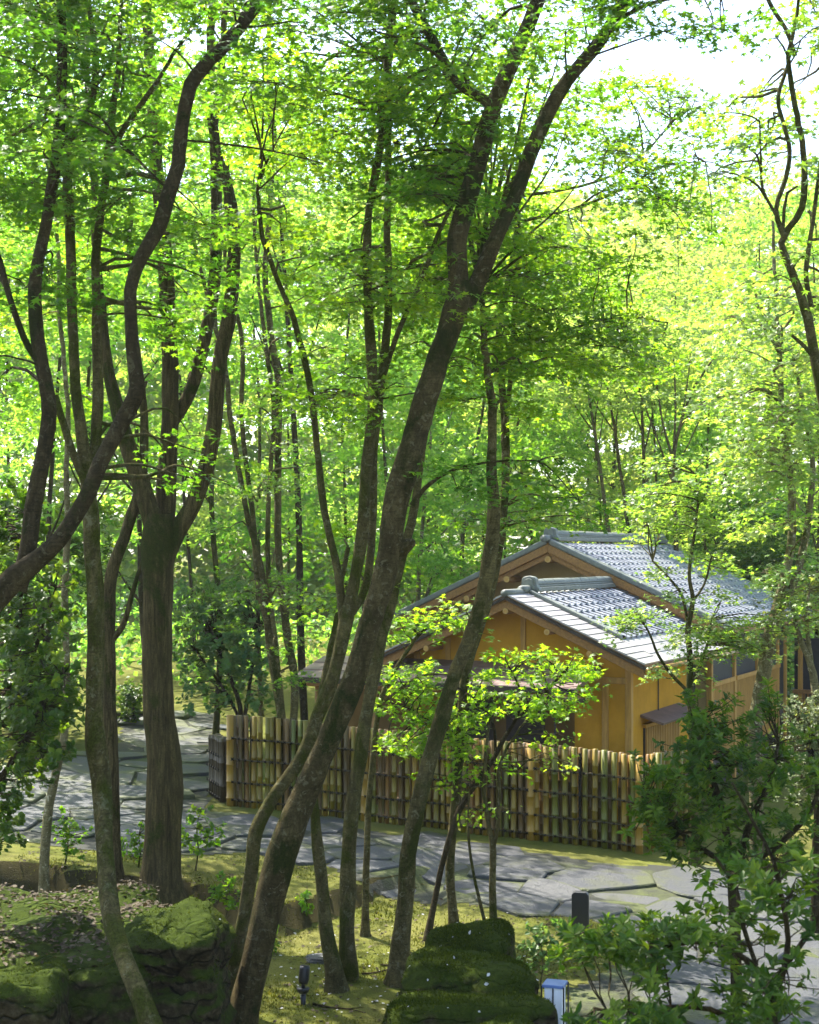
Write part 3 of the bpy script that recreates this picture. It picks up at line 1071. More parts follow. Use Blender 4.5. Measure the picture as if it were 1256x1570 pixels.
# main roof
mr = slope_slab('roof', M_X, M_RZ, M_HALF, M_Y0, M_Y1, 1, 0.10, 'wood_red')
ml = slope_slab('roof', M_X, M_RZ, M_HALF, M_Y0, M_Y1, -1, 0.10, 'wood_red')
dm = M_HALF / CS
tiles(mr, M_X, M_RZ, 1, 0.14, dm + .02, M_Y0 + .2, M_Y1 - .1, max(0, 296 - n_w))
tiles(ml, M_X, M_RZ, -1, 0.14, dm + .02, M_Y0 + .2, M_Y1 - .1, 0)
for r_, side in ((mr, 1), (ml, -1)):
    for ya, yb in ((M_Y0 - .04, M_Y0 + .2), (M_Y1 - .12, M_Y1 + .04)):
        e0, e1 = on_slope(M_X, M_RZ, side, 0.02, 0, 0.0), on_slope(M_X, M_RZ, side, dm + .03, 0, 0.0)
        vt = MB().hexa([(e0[0], ya, e0[2] - .02), (e1[0], ya, e1[2] - .02), (e0[0], yb, e0[2] - .02), (e1[0], yb, e1[2] - .02),
                        (e0[0], ya, e0[2] + .105), (e1[0], ya, e1[2] + .105), (e0[0], yb, e0[2] + .105), (e1[0], yb, e1[2] + .105)])
        part(vt, 'verge_tile', 'tile_ridge', r_, 0.03)
ridge(M_X, M_RZ + .06, M_Y0 + .12, M_Y1, H)


def barge(xc, rz, half, y, drop, h, t, mat, tip=0.0):
    for side in (1, -1):
        a = (xc, rz - drop)
        b = (xc + side * (half + tip), rz - drop - (half + tip) * PITCH)
        p = [a, b, (b[0], b[1] - h), (a[0], a[1] - h)]
        part(MB().prism(p, 'y', y, y + t), 'bargeboard', mat, None, 0.008)


barge(0, W_RZ, W_HALF, -0.035, 0.02, 0.055, 0.05, 'wood_dark', .02)
barge(0, W_RZ, W_HALF - .02, 0.02, 0.092, 0.13, 0.05, 'wood_red')
barge(M_X, M_RZ, M_HALF - .02, M_Y0 - .02, 0.03, 0.16, 0.05, 'wood_red')
barge(M_X, M_RZ, M_HALF - .06, M_Y0 + .05, 0.19, 0.12, 0.05, 'wood_red')


def purlin(x, z, y0, y1, r):
    o = part(MB().tube([(x, y0, z), (x, y1, z)], [r, r], 14), 'purlin', 'wood_red', None, 0, True)
    part(MB().tube([(x, y0 - .012, z), (x, y0 - .001, z)], [r * .96, r * .96], 14), 'log_end', 'wood_end', o)
    part(MB().tube([(x, y0 - .016, z), (x, y0 - .013, z)], [r * .5, r * .5], 12), 'log_heart', 'wood', o)


for u in (0, .88, -.88, 1.76, -1.76, 2.64, -2.64):
    purlin(M_X + u, M_RZ - abs(u) * PITCH - .33, M_Y0 + .0, M_Y0 + .66, .066)
for u in (0, .72, -.72, 1.44, -1.44):
    purlin(u, W_RZ - abs(u) * PITCH - .26, 0.0, 0.6, .05)
for k in range(24):                                     # rafters below the eaves
    y = 0.18 + k * 0.22
    for side in (1, -1):
        a, b = on_slope(0, W_RZ, side, 1.75, 0, -.10), on_slope(0, W_RZ, side, dl - .06, 0, -.10)
        m = MB().hexa([(a[0], y, a[2] - .06), (b[0], y, b[2] - .06), (a[0], y + .05, a[2] - .06), (b[0], y + .05, b[2] - .06), (a[0], y, a[2]), (b[0], y, b[2]), (a[0], y + .05, a[2]), (b[0], y + .05, b[2])])
        part(m, 'rafter', 'wood')
for k in range(22):
    y = M_Y0 + .2 + k * 0.33
    a, b = on_slope(M_X, M_RZ, 1, 3.25, 0, -.11), on_slope(M_X, M_RZ, 1, dm - .06, 0, -.11)
    m = MB().hexa([(a[0], y, a[2] - .06), (b[0], y, b[2] - .06), (a[0], y + .05, a[2] - .06), (b[0], y + .05, b[2] - .06), (a[0], y, a[2]), (b[0], y, b[2]), (a[0], y + .05, a[2]), (b[0], y + .05, b[2])])
    part(m, 'rafter', 'wood')

# canopy along the front of the wing, with its gutter and rain chain
cp = part(MB().prism([(0.56, 2.60), (-0.62, 2.30), (-0.62, 2.25), (0.56, 2.53)], 'x', -3.7, 1.44), 'canopy', 'copper_brown')
for k in range(18):
    for c in range(3):
        x0 = -3.7 + k * 0.2855
        y0, y1 = 0.55 - c * .39, 0.55 - (c + 1) * .39 + .006
        z0, z1 = 2.60 - (0.56 - y0) * .254, 2.60 - (0.56 - y1) * .254
        m = MB().hexa([(x0, y1, z1 + .002), (x0 + .28, y1, z1 + .002), (x0, y0, z0 + .002), (x0 + .28, y0, z0 + .002), (x0, y1, z1 + .028), (x0 + .28, y1, z1 + .028), (x0, y0, z0 + .014), (x0 + .28, y0, z0 + .014)])
        part(m, 'roof_sheet', 'copper_brown', cp)
part(MB().box(-3.72, 1.46, -.66, -.622, 2.235, 2.325), 'canopy_edge', 'wood_dark', cp, 0.008)
part(MB().tube([(-3.5, -.40, 2.20), (1.4, -.40, 2.20)], [.05, .05], 10), 'canopy_beam', 'wood_red', cp, 0, True)
for k in range(14):
    x = -3.4 + k * 0.36
    part(MB().tube([(x, -.60, 2.235), (x, .5, 2.50)], [.022, .022], 7), 'rafter', 'wood', cp, 0, True)
for x in (-3.3, -2.2):
    part(MB().tube([(x, -.40, 0), (x, -.40, 2.16)], [.055, .05], 9), 'post', 'wood_red', cp, 0, True)
part(MB().box(-3.65, -2.0, .55, .65, -0.1, 2.5), 'wall', 'plaster_shade')
gt = part(MB().tube([(-0.6, -.74, 2.20), (1.66, -.74, 2.16)], [.042, .042], 12), 'gutter', 'bamboo_old', None, 0, True)
part(MB().tube([(2.42, -.05, 2.60), (2.42, 5.3, 2.57)], [.045, .045], 12), 'gutter', 'bamboo_post', None, 0, True)
ch = MB()
for k in range(34):
    z = 2.12 - k * 0.06
    ch.tube([(1.15 + .014 * math.cos(k * 1.57 + t), -.74 + .014 * math.sin(k * 1.57 + t) * 1.0, z + .03 * math.sin(t)) for t in np.linspace(0, 6.28, 7)], [.006] * 7, 4, 0, False)
ch.tube([(1.15, -.74, 2.16), (1.15, -.74, 0.1)], [.009, .009], 5)
part(ch, 'rain_chain', 'black', gt)

# ------------------------------------------------------------------ bamboo fence
FL, FR = hit(356, 1234), hit(981, 1307)
FENCE = empty('bamboo_fence', (FL[0], FL[1], FL[2]))
tag(FENCE, 'bamboo fence of upright poles lashed with black rope in front of the tea house', 'fence')


def pole_mesh(h, r, name, mat, seed):
    gg = np.random.default_rng(seed)
    zs, rs = [-0.12], [r]
    z = gg.uniform(0.05, 0.3)
    while z < h - 0.05:
        zs += [z - .012, z - .004, z + .004, z + .014]
        rs += [r * .98, r * 1.13, r * 1.11, r * 0.97]
        z += gg.uniform(0.26, 0.40)
    zs.append(h); rs.append(r * .97)
    pts = np.stack([np.zeros(len(zs)), np.zeros(len(zs)), zs], 1)
    v, l, c = tube_np(pts, np.array(rs), 9)
    mb = MB().tube(pts, rs, 9)
    return mb.me(name, MAT[mat], True)


front = [pole_mesh(1.456 + d, .047, 'bamboo_pole', 'bamboo', 30 + i) for i, d in enumerate((0, .012, -.012, .02))]
thin = [pole_mesh(1.456 + d, .042, 'bamboo_pole', 'bamboo', 70 + i) for i, d in enumerate((0, .012, -.012))] + [pole_mesh(1.45, .040, 'bamboo_pole', 'bamboo_brown', 75)]
back = [pole_mesh(1.44 + d, .045, 'bamboo_pole', 'bamboo_brown', 40 + i) for i, d in enumerate((0, .015, -.015))]
short = pole_mesh(1.02, .047, 'bamboo_pole', 'bamboo_old', 50)
post_me = pole_mesh(1.45, .062, 'fence_post', 'bamboo_post', 60)


def fence_run(a, b, posts, npole, fm, bm, hscale=1.0, rails=(.075, .27, .52, .75), backs=1.0):
    d = b - a
    L = math.hypot(d[0], d[1])
    t = np.array([d[0] / L, d[1] / L])
    nrm = np.array([t[1], -t[0]])
    if nrm[1] > 0: nrm = -nrm                         # towards the path
    for k in range(npole):
        s = (k + .5) / npole
        for side, ms in ((1, fm), (-1, bm)):
            if side < 0 and (k == npole - 1 or random.random() > backs): continue
            ss = s + (0 if side > 0 else .5 / npole) + random.gauss(0, .0012)
            p = a[:2] + d[:2] * ss + nrm * .050 * side
            o = link('bamboo_pole', random.choice(ms), FENCE)
            o.location = (p[0] - FL[0], p[1] - FL[1], float(ground(p[0], p[1])) - FL[2] + random.gauss(0, .006))
            o.rotation_euler = (random.gauss(0, .006), random.gauss(0, .008), random.uniform(0, 6))
            o.scale = (random.uniform(.86, 1.1),) * 2 + (1,)
    for s in posts:
        p = a[:2] + d[:2] * s + nrm * .075
        o = link('fence_post', post_me, FENCE)
        o.location = (p[0] - FL[0], p[1] - FL[1], float(ground(p[0], p[1])) - FL[2])
        o.rotation_euler = (0, 0, random.uniform(0, 6))
    ties = MB()
    for f in rails:
        z = 1.456 * f * hscale
        for off, r in ((.112, .010), (.0, .014)):
            pts = []
            for s in np.linspace(0, 1, 14):
                p = a[:2] + d[:2] * s + nrm * off
                pts.append((p[0] - FL[0], p[1] - FL[1], float(ground(p[0], p[1])) - FL[2] + z))
            MB().tube(pts, [r] * 14, 6).build('fence_rail', MAT['bamboo_old' if off else 'bamboo_brown'], FENCE, True)
        for k in range(npole):
            p = a[:2] + d[:2] * (k + .5) / npole + nrm * .125
            gz = float(ground(p[0], p[1])) - FL[2] + z
            x, y = p[0] - FL[0], p[1] - FL[1]
            w = .016 + random.uniform(0, .01)
            ties.tube([(x - t[0] * w, y - t[1] * w, gz - w), (x, y - .008, gz), (x + t[0] * w, y + t[1] * w, gz + w)], [.006, .010, .006], 5)
            ties.tube([(x + t[0] * w, y + t[1] * w, gz - w), (x, y - .012, gz), (x - t[0] * w, y - t[1] * w, gz + w)], [.006, .010, .006], 5)
    o = ties.build('rope_ties', MAT['rope'], FENCE)
    o['kind'] = 'stuff'


FM = FL + (FR - FL) * .75
fence_run(FL, FM, (0.0, .46, 1.0), 44, thin, [back[0], thin[3]], backs=.72)
fence_run(FM, FR, (1.0,), 11, front, back)
FB = FR + np.array([.95, 1.1, 0]); fence_run(FR + np.array([.12, .1, 0]), FB, (), 8, front, back)
FC = FL + np.array([-.42, .9, 0]); fence_run(FC, FL + np.array([-.10, .12, 0]), (), 6, [short], [short], .68)
# a twisted black rope hanging down one pole
rp = []
pr = FL[:2] + (FR[:2] - FL[:2]) * .86
rope = MB()
for ph in (0, math.pi):
    pts = []
    for k in range(60):
        z = 1.40 - k * .021
        pts.append((pr[0] - FL[0] + .016 * math.cos(k * .75 + ph), pr[1] - FL[1] - .145 + .016 * math.sin(k * .75 + ph), float(ground(*pr)) - FL[2] + z))
    rope.tube(pts, [.011] * 60, 5)
rope.build('twisted_rope', MAT['rope'], FENCE, True)

# ------------------------------------------------------------------ rocks and the leaf covered bank
from mathutils import noise as mnoise


def rock(name, label, c, size, mat, seed, rz=0.0, flat=0.0, rough=0.16, cat='rock', group=None, soft=9.0, box=0.55, strata=0.8, tuft=0):
    """a weathered block: a sphere pulled towards a box, broken by layered noise; c is the centre of its foot"""
    me = bpy.data.meshes.new(name)
    n = 30
    v, f = [], []
    # cube sphere pulled onto a block of random facets
    for ax in range(3):
        for sg in (-1, 1):
            b0 = len(v)
            for i in range(n + 1):
                for j in range(n + 1):
                    a, b = math.tan((-1 + 2 * i / n) * .785), math.tan((-1 + 2 * j / n) * .785)
                    p = [0, 0, 0]
                    p[ax] = sg; p[(ax + 1) % 3] = a; p[(ax + 2) % 3] = b
                    v.append(p)
            for i in range(n):
                for j in range(n):
                    q = [b0 + i * (n + 1) + j, b0 + (i + 1) * (n + 1) + j, b0 + (i + 1) * (n + 1) + j + 1, b0 + i * (n + 1) + j + 1]
                    f.append(q if sg > 0 else q[::-1])
    P = np.array(v, float)
    sph = P / np.linalg.norm(P, axis=1)[:, None]
    gg = np.random.default_rng(seed)
    nrm = np.concatenate([np.eye(3), -np.eye(3)]) + gg.normal(size=(6, 3)) * .12
    hgt = np.full(6, .86)
    ex = gg.normal(size=(11, 3)) * [1, 1, .8]
    nrm = np.concatenate([nrm, ex])
    nrm /= np.linalg.norm(nrm, axis=1)[:, None]
    hgt = np.concatenate([hgt, gg.uniform(.98 - .1 * (1 - box), 1.22, 11)])
    dots = np.maximum(sph @ nrm.T, 1e-3)
    k_ = soft
    rad = (np.sum((dots / hgt) ** k_, axis=1)) ** (-1 / k_)
    P = sph * rad[:, None]
    out = np.empty_like(P)
    o = seed * 7.31
    for k, p in enumerate(P):
        q = Vector(p)
        d = mnoise.noise(q * 1.6 + Vector((o, 0, 0))) * rough * 0.7 + mnoise.noise(q * 4.1 + Vector((0, o, 0))) * rough * 0.45
        lay = (mnoise.noise(Vector((q.x * 0.8, q.y * 0.8, q.z * 5.5 + o))) * 0.9 - 0.8 * max(0, .35 - abs(mnoise.noise(Vector((q.x * .9 + o, q.y * .9, q.z * 7))))) ) * rough * strata
        fine = mnoise.noise(q * 10 + Vector((0, 0, o))) * rough * 0.22 + mnoise.noise(q * 24 + Vector((o, 0, o))) * rough * 0.13
        s = sph[k]
        out[k] = p + s * (d + fine) + np.array([s[0], s[1], 0]) * lay
    out *= np.array(size) / 2 / 0.9
    out[:, 2] += size[2] / 2
    if flat: out[:, 2] = np.where(out[:, 2] > size[2] * flat, size[2] * flat + (out[:, 2] - size[2] * flat) * 0.3, out[:, 2])
    cr, sr = math.cos(rz), math.sin(rz)
    out = np.stack([out[:, 0] * cr - out[:, 1] * sr, out[:, 0] * sr + out[:, 1] * cr, out[:, 2]], 1)
    key = np.round(out, 5)
    uq, inv = np.unique(key, axis=0, return_inverse=True)
    fl = inv.ravel()[np.array(f).ravel()]
    me = mesh_np(name, uq, fl, np.full(len(f), 4), MAT[mat])
    ob = link(name, me, None, tuple(c))
    tag(ob, label, cat, group)
    if tuft:
        q = uq[np.array(fl).reshape(-1, 4)]
        cen = q.mean(1)
        nn = np.cross(q[:, 2] - q[:, 0], q[:, 3] - q[:, 1])
        ar = np.linalg.norm(nn, axis=1)
        nn /= ar[:, None] + 1e-12
        wgt = ar * np.clip((nn[:, 2] - .25) * 2, 0, 1) * np.clip(.55 + 1.3 * np.array([mnoise.noise(Vector(c_) * 2.3) for c_ in cen]), 0.03, 1)
        gg = np.random.default_rng(seed + 90)
        pick = gg.choice(len(cen), tuft, p=wgt / wgt.sum())
        w4 = gg.dirichlet([1, 1, 1, 1], tuft)
        P = np.einsum('ij,ijk->ik', w4, q[pick]) - nn[pick] * .004
        bg = Bag()
        leaves(bg, P, gg.normal(size=(tuft, 3)), gg.uniform(.014, .034, tuft), np.clip(gg.normal(.4, .25, tuft), 0, 1), TUFT, nn[pick] + gg.normal(size=(tuft, 3)) * .45, gg)
        mo = link('moss', bg.me('moss', MAT['mossblade'], None, False), ob)
        mo['kind'] = 'stuff'
    return ob


def px_rock(name, label, x0, x1, ytop, d, depth, zfoot, mat, seed, **kw):
    """a rock that spans photo columns x0..x1 with its top about row ytop at distance d"""
    a, b = at(x0, ytop, d), at(x1, ytop, d)
    w = b[0] - a[0]
    return rock(name, label, ((a[0] + b[0]) / 2, d, zfoot), (w, depth, a[2] - zfoot), mat, seed, **kw)


MAT['mossblade'] = leaf_mat('moss blade', (0.016, 0.028, 0.002), (0.036, 0.054, 0.004), (0.080, 0.098, 0.008), 0.25, 1.5, 0.03, 0.9)
# bank with the leaf litter, behind the three left rocks
bkx = np.arange(-7.5, -1.55, 0.09)
bky = np.arange(11.6, 16.4, 0.09)
KX, KY = np.meshgrid(bkx, bky)
edge = np.minimum.reduce([(KX + 7.5) * 4, (-1.72 - 0.28 * (KY - 13) - KX) * 2.6 + 0.2 * np.sin(KY * 5), (KY - 12.0 + 0.35 * np.sin(KX * 1.7)) * 2.2, (15.9 + 0.25 * np.sin(KX * 2.1) - KY) * 2.0])
KZ = 0.98 - 0.02 * (KY - 13) - 0.04 * np.sin(KX * 2.4 + KY) - 0.05 * np.sin(KX * 5 + 1) * np.sin(KY * 4.3)
for i in range(KX.shape[0]):
    for j in range(KX.shape[1]):
        KZ[i, j] += 0.10 * mnoise.noise(Vector((KX[i, j] * 1.4, KY[i, j] * 1.4, 3.0))) + 0.03 * mnoise.noise(Vector((KX[i, j] * 6, KY[i, j] * 6, 1.0)))
KZ = np.where(edge > 0, ground(KX, KY) - 0.1 + (KZ + 0.1 - ground(KX, KY)) * sstep(0, 1, edge), ground(KX, KY) - 0.1)


def bank_z(x, y):
    i = int(np.clip(round((y - bky[0]) / .09), 0, len(bky) - 1))
    j = int(np.clip(round((x - bkx[0]) / .09), 0, len(bkx) - 1))
    return KZ[i, j]


nk = len(bkx)
ki = (np.arange(len(bky) - 1)[:, None] * nk + np.arange(nk - 1)[None]).ravel()
bk = link('bank', mesh_np('bank', np.stack([KX.ravel(), KY.ravel(), KZ.ravel()], 1), np.stack([ki, ki + 1, ki + nk + 1, ki + nk], 1).ravel(), np.full(len(ki), 4), MAT['rock']))
tag(bk, 'low earth bank covered in dry leaves', None, None, 'structure')

px_rock('mossy_rock', 'squared mossy rock at the lower left corner of the leaf covered bank', -70, 114, 1490, 11.6, 1.2, -0.4, 'rock', 1, box=.9, rough=.12, tuft=2500)
px_rock('mossy_rock', 'dark mossy rock low in the gap between the corner rock and the big rock', 96, 250, 1474, 12.1, 1.1, -0.3, 'rock', 2, box=.6, rough=.14, tuft=1200)
px_rock('mossy_rock', 'big mossy rock with a flat jutting top beside the leaning foreground trunk', 182, 352, 1404, 12.75, 1.4, 0.38, 'rock', 3, box=.9, rough=.16, rz=.12, soft=12, tuft=2600)
px_rock('mossy_rock', 'rough rock foot under the flat jutting mossy rock', 206, 346, 1500, 12.6, 1.2, -0.3, 'rock', 4, box=.8, rough=.15, rz=-.1, soft=12)
px_rock('mossy_rock', 'rounded moss cushion rock at the back of the mossy stone pile', 646, 788, 1420, 13.95, 0.8, 0.0, 'rock_full', 5, box=.4, rough=.10, soft=5, strata=.2, tuft=5000)
px_rock('mossy_rock', 'middle slab of the mossy stone pile scattered with pale petals', 608, 812, 1459, 13.25, 1.1, -0.1, 'rock', 6, box=.8, rough=.10, rz=-.12, soft=8, strata=.3, tuft=7000)
px_rock('mossy_rock', 'broad front slab of the mossy stone pile beside the white bollard lamp', 572, 842, 1524, 12.5, 1.1, -0.4, 'rock', 7, box=.9, rough=.09, rz=.08, soft=10, strata=.3, tuft=8000)
px_rock('mossy_rock', 'low moss block in front of the mossy stone pile at the photo edge', 690, 850, 1566, 11.7, 0.8, -0.5, 'rock', 8, box=.9, rough=.10, rz=.5, soft=9, strata=.3, tuft=3000)
c = hit(494, 1474)
rock('flat_stone', 'small flat grey stone lying on the moss behind the black spotlight', (c[0], c[1], c[2] - .05), (.34, .24, .12), 'flag', 9, box=.7, rough=.10, cat='stone')

# dry leaves on the bank (nobody could count them), petals on the moss and stones
g = np.random.default_rng(5)
lb = Bag()
n = 9500
X = g.uniform(-6.5, -1.5, n); Y = g.uniform(12.0, 16.0, n)
keep = np.array([mnoise.noise(Vector((a * 1.5, b * 1.5, 9))) + g.uniform(-.35, .6) > 0 for a, b in zip(X, Y)])
X, Y = X[keep], Y[keep]
Z = np.array([bank_z(a, b) for a, b in zip(X, Y)]) + g.uniform(0.005, 0.03, len(X))
ok = Z > 0.45
X, Y, Z = X[ok], Y[ok], Z[ok]
leaves(lb, np.stack([X, Y, Z], 1), np.array([0, 0, 1.0]) + g.normal(size=(len(X), 3)) * .35, g.uniform(.028, .068, len(X)), np.clip(g.normal(.45, .3, len(X)), 0, 1), OVAL)
n = 2400
px_ = g.uniform(-5, 6, n); py_ = g.uniform(12.5, 19.5, n)
sel = ~inside(PATH, px_, py_)
leaves(lb, np.stack([px_, py_, ground(px_, py_) + .012], 1)[sel], np.array([0, 0, 1.0]) + g.normal(size=(sel.sum(), 3)) * .25, g.uniform(.03, .065, sel.sum()), np.clip(g.normal(.4, .3, sel.sum()), 0, 1), OVAL)
o = link('fallen_leaves', lb.me('fallen_leaves', MAT['litter'], None, False))
tag(o, 'dry brown and grey leaves strewn over the bank and moss', 'fallen leaves', None, 'stuff')

dg = bpy.context.evaluated_depsgraph_get()
bpy.context.view_layer.update()
lb = Bag()
pts = []
for x0, y0, x1, y1, n in ((600, 1420, 830, 1570, 30), (420, 1430, 620, 1560, 90), (560, 1390, 900, 1500, 40), (330, 1400, 600, 1500, 25)):
    for _ in range(n):
        a, b = g.uniform(x0, x1), g.uniform(y0, y1)
        w = at(a, b, 1.0) - np.array([0, 0, HC])
        okh, loc, nor, _i, ob, _m = S.ray_cast(dg, Vector((0, 0, HC)), Vector(w).normalized())
        if okh and nor.z > 0.5 and loc.y < 22:
            pts.append((tuple(loc + nor * .012), tuple(nor)))
leaves(lb, np.array([p for p, _ in pts]), np.array([q for _, q in pts]) + g.normal(size=(len(pts), 3)) * .2, g.uniform(.014, .046, len(pts)) , g.uniform(0, 1, len(pts)), OVAL)
o = link('fallen_petals', lb.me('fallen_petals', MAT['petal'], None, False))
tag(o, 'pale fallen petals scattered on the mossy stones and lawn', 'petals', None, 'stuff')

# moss tufts give the lawn a nap
n = 110000
X = g.uniform(-5, 7, n); Y = 12.3 + 8.2 * g.uniform(0, 1, n) ** 1.15
s = ~inside(PATH, X, Y)
X, Y = X[s], Y[s]
lb = Bag()
T = np.array([0, 0, 1.0]) + g.normal(size=(len(X), 3)) * .5
leaves(lb, np.stack([X, Y, ground(X, Y) - .004], 1), g.normal(size=(len(X), 3)) * [1, 1, .3], g.uniform(.010, .036, len(X)) * np.clip(1 + .8 * np.sin(X * 3.1 + np.sin(Y * 2)) * np.sin(Y * 2.7), .5, 2), np.clip(g.normal(.5, .3, len(X)), 0, 1), TUFT, T)
MAT['lawnblade'] = leaf_mat('lawn moss blade', (0.045, 0.058, 0.008), (0.10, 0.118, 0.016), (0.18, 0.18, 0.04), 0.25, 1.5, 0.03, 0.9)
o = link('moss', lb.me('moss', MAT['lawnblade'], None, False))
tag(o, 'short yellow green moss and grass on the lawn', 'moss', None, 'stuff')


# ------------------------------------------------------------------ small garden fixtures
c = hit(465, 1540)
e = empty('garden_spotlight', tuple(c))
tag(e, 'small black garden spotlight on a stake standing in the moss', 'spotlight')
part(MB().tube([(0, 0, -.1), (0, 0, .10)], [.022, .028], 8), 'stake', 'black', e, 0, True)
part(MB().tube([(0, 0, .115), (0, 0, .15), (0, 0, .165)], [.045, .062, .06], 16), 'collar', 'black', e, 0, True)
part(MB().tube([(0, 0, .165), (0, 0, .215)], [.020, .018], 10), 'bracket', 'black', e, 0, True)
part(MB().tube([(0.0, .0, .20), (.004, .012, .235), (.012, .03, .34), (.014, .034, .37)], [.040, .052, .052, .047], 16), 'lamp_head', 'black', e, 0, True)
part(MB().tube([(.014, .034, .371), (.0145, .035, .376)], [.040, .040], 14), 'lens', 'void', e)

c = at(851, 1600, 12.9)
gz = float(ground(c[0], c[1]))
topz = at(851, 1506, 12.9)[2]
e = empty('bollard_lamp', (c[0], c[1], gz), R(-18))
tag(e, 'square white bollard lamp with a blue grey cap beside the mossy stones', 'bollard lamp')
hh = topz - gz
part(MB().box(-.078, .078, -.078, .078, 0.02, hh - .03), 'diffuser', 'white', e, .004)
part(MB().box(-.095, .095, -.095, .095, hh - .029, hh), 'cap', 'bluecap', e, .004)
for sx in (-1, 1):
    for sy in (-1, 1):
        part(MB().box(sx * .098 - .006, sx * .098 + .006, sy * .098 - .006, sy * .098 + .006, -.1, hh - .012), 'frame_bar', 'black', e)
for z in (hh - .10, .12):
    for sy in (-1, 1):
        part(MB().box(-.092, .092, sy * .098 - .005, sy * .098 + .005, z, z + .01), 'frame_rail', 'black', e) if z < .2 else None
part(MB().box(-.006, .006, -.086, -.0785, .02, hh - .03), 'seam', 'black', e)

c = hit(890, 1430)
e = empty('black_post', tuple(c), R(-12))
tag(e, 'short black marker post with rounded top corners beside the path', 'marker post')
hp = 63 / FPX * c[1]
wp = 13 / FPX * c[1]
o = part(MB().prism([(-wp, -.1), (wp, -.1), (wp, hp - .03), (wp - .03, hp), (-wp + .03, hp), (-wp, hp - .03)], 'y', -.045, .045), 'slab', 'black', e, .008)
part(MB().box(-wp - .02, wp + .02, -.06, .06, -.05, .015), 'foot', 'black', e, .004)

c = hit(200, 1112)
e = empty('stone_bench', tuple(c))
tag(e, 'low dark stone bench by the far lawn behind the big oak', 'bench')
part(MB().box(-.55, .55, -.2, .2, .22, .30), 'seat', 'rock', e, .02)
for x in (-.4, .4):
    part(MB().box(x - .09, x + .09, -.15, .15, -.05, .219), 'leg', 'rock', e, .02)

g = np.random.default_rng(64)
for px, py, ln, lab in ((590, 1490, .55, 'dark fallen twig on the moss left of the twin maple foot'), (612, 1480, .4, 'short fallen twig touching the twin maple foot'), (520, 1548, .6, 'bent fallen twig on the moss below the forked maple'), (905, 1470, .35, 'thin fallen twig on the lawn by the evergreen shrub')):
    c = hit(px, py)
    a = g.uniform(-.6, .6)
    d_ = np.array([math.cos(a), math.sin(a), 0])
    bg = Bag()
    q = np.array([c + d_ * t * ln + np.array([0, .04 * math.sin(5 * t), .015]) for t in np.linspace(-.5, .5, 9)])
    q[:, 2] = ground(q[:, 0], q[:, 1]) + .014
    bg.add(*tube_np(q, np.linspace(.013, .005, 9), 5))
    k2 = q[5] + np.array([0, 0, .0])
    q2 = np.array([k2 + np.array([d_[0] * .6 - d_[1] * .6, d_[1] * .6 + d_[0] * .6, 0]) * t * ln * .35 for t in np.linspace(0, 1, 5)])
    q2[:, 2] = ground(q2[:, 0], q2[:, 1]) + .014
    bg.add(*tube_np(q2, np.linspace(.008, .003, 5), 5))
    tag(link('fallen_twig', bg.me('fallen_twig', MAT['bark_dark'], c), None, tuple(c)), lab, 'twig')

# ------------------------------------------------------------------ foreground trees
def D(px, py):
    return float(hit(px, py)[1])


def slim(rows, k):
    return [(a, b, c, w * k) for a, b, c, w in rows]


def L(d, *pts):
    """limb rows at one distance d (a row may bring its own)"""
    return [(p[0], p[1], p[3] if len(p) > 3 else d, p[2]) for p in pts]


d = 13.4
tree('maple_tree', 'largest leaning maple trunk across the middle, forking into two dark limbs', 'tree', [
    L(d, (364, 1600, 54), (380, 1520, 51), (398, 1450, 50), (415, 1380, 51), (432, 1310, 54), (470, 1215, 43), (512, 1125, 40), (547, 1035, 39), (580, 930, 39), (603, 840, 40), (615, 765, 43), (640, 680, 43), (667, 580, 43), (692, 510, 41), (706, 465, 41), (716, 435, 29)),
    slim(L(d, (700, 490, 40), (703, 420, 40), (702, 365, 38), (722, 290, 37), (744, 215, 36), (760, 160, 34), (790, 95, 28), (820, 25, 28), (840, -40, 26), (870, -180, 20), (890, -330, 14)), .87),
    slim(L(d, (712, 470, 36), (735, 425, 33), (765, 355, 30), (798, 280, 29), (830, 195, 28), (868, 122, 27), (915, 62, 26), (945, 15, 28), (965, -40, 24), (1010, -150, 18), (1040, -280, 12)), .87),
    L(d, (756, 165, 18), (740, 152, 17), (705, 130, 16), (682, 95, 16), (657, 45, 15), (632, -5, 14), (600, -90, 12), (560, -200, 9)),
    L(d, (606, 850, 30), (622, 838, 24), (634, 830, 14), (637, 828, 5)),
    L(d - .3, (632, 775, 10), (650, 750, 7), (690, 722, 5), (760, 705, 4), (830, 700, 3)),
    L(d, (930, 45, 10), (985, 10, 7), (1060, -10, 5), (1110, -14, 3)),
], [
    (500, -200, 980, 60, 11.8, 15.0, 26, .45, .75),
    (700, -40, 960, 160, 12.2, 15.2, 12, .45, .7),
    (560, 30, 740, 330, 12.6, 16, 22, .4, .7),
    (940, -60, 1130, 50, 12.5, 14, 12, .3, .5),
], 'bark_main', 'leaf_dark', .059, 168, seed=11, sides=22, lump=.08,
    extra=[(720, 715, 13.0, 70), (790, 720, 13.0, 75), (845, 735, 13.2, 70), (880, 760, 13.6, 60), (760, 755, 13.4, 60), (700, 745, 13.2, 45), (850, 700, 13.4, 50)])

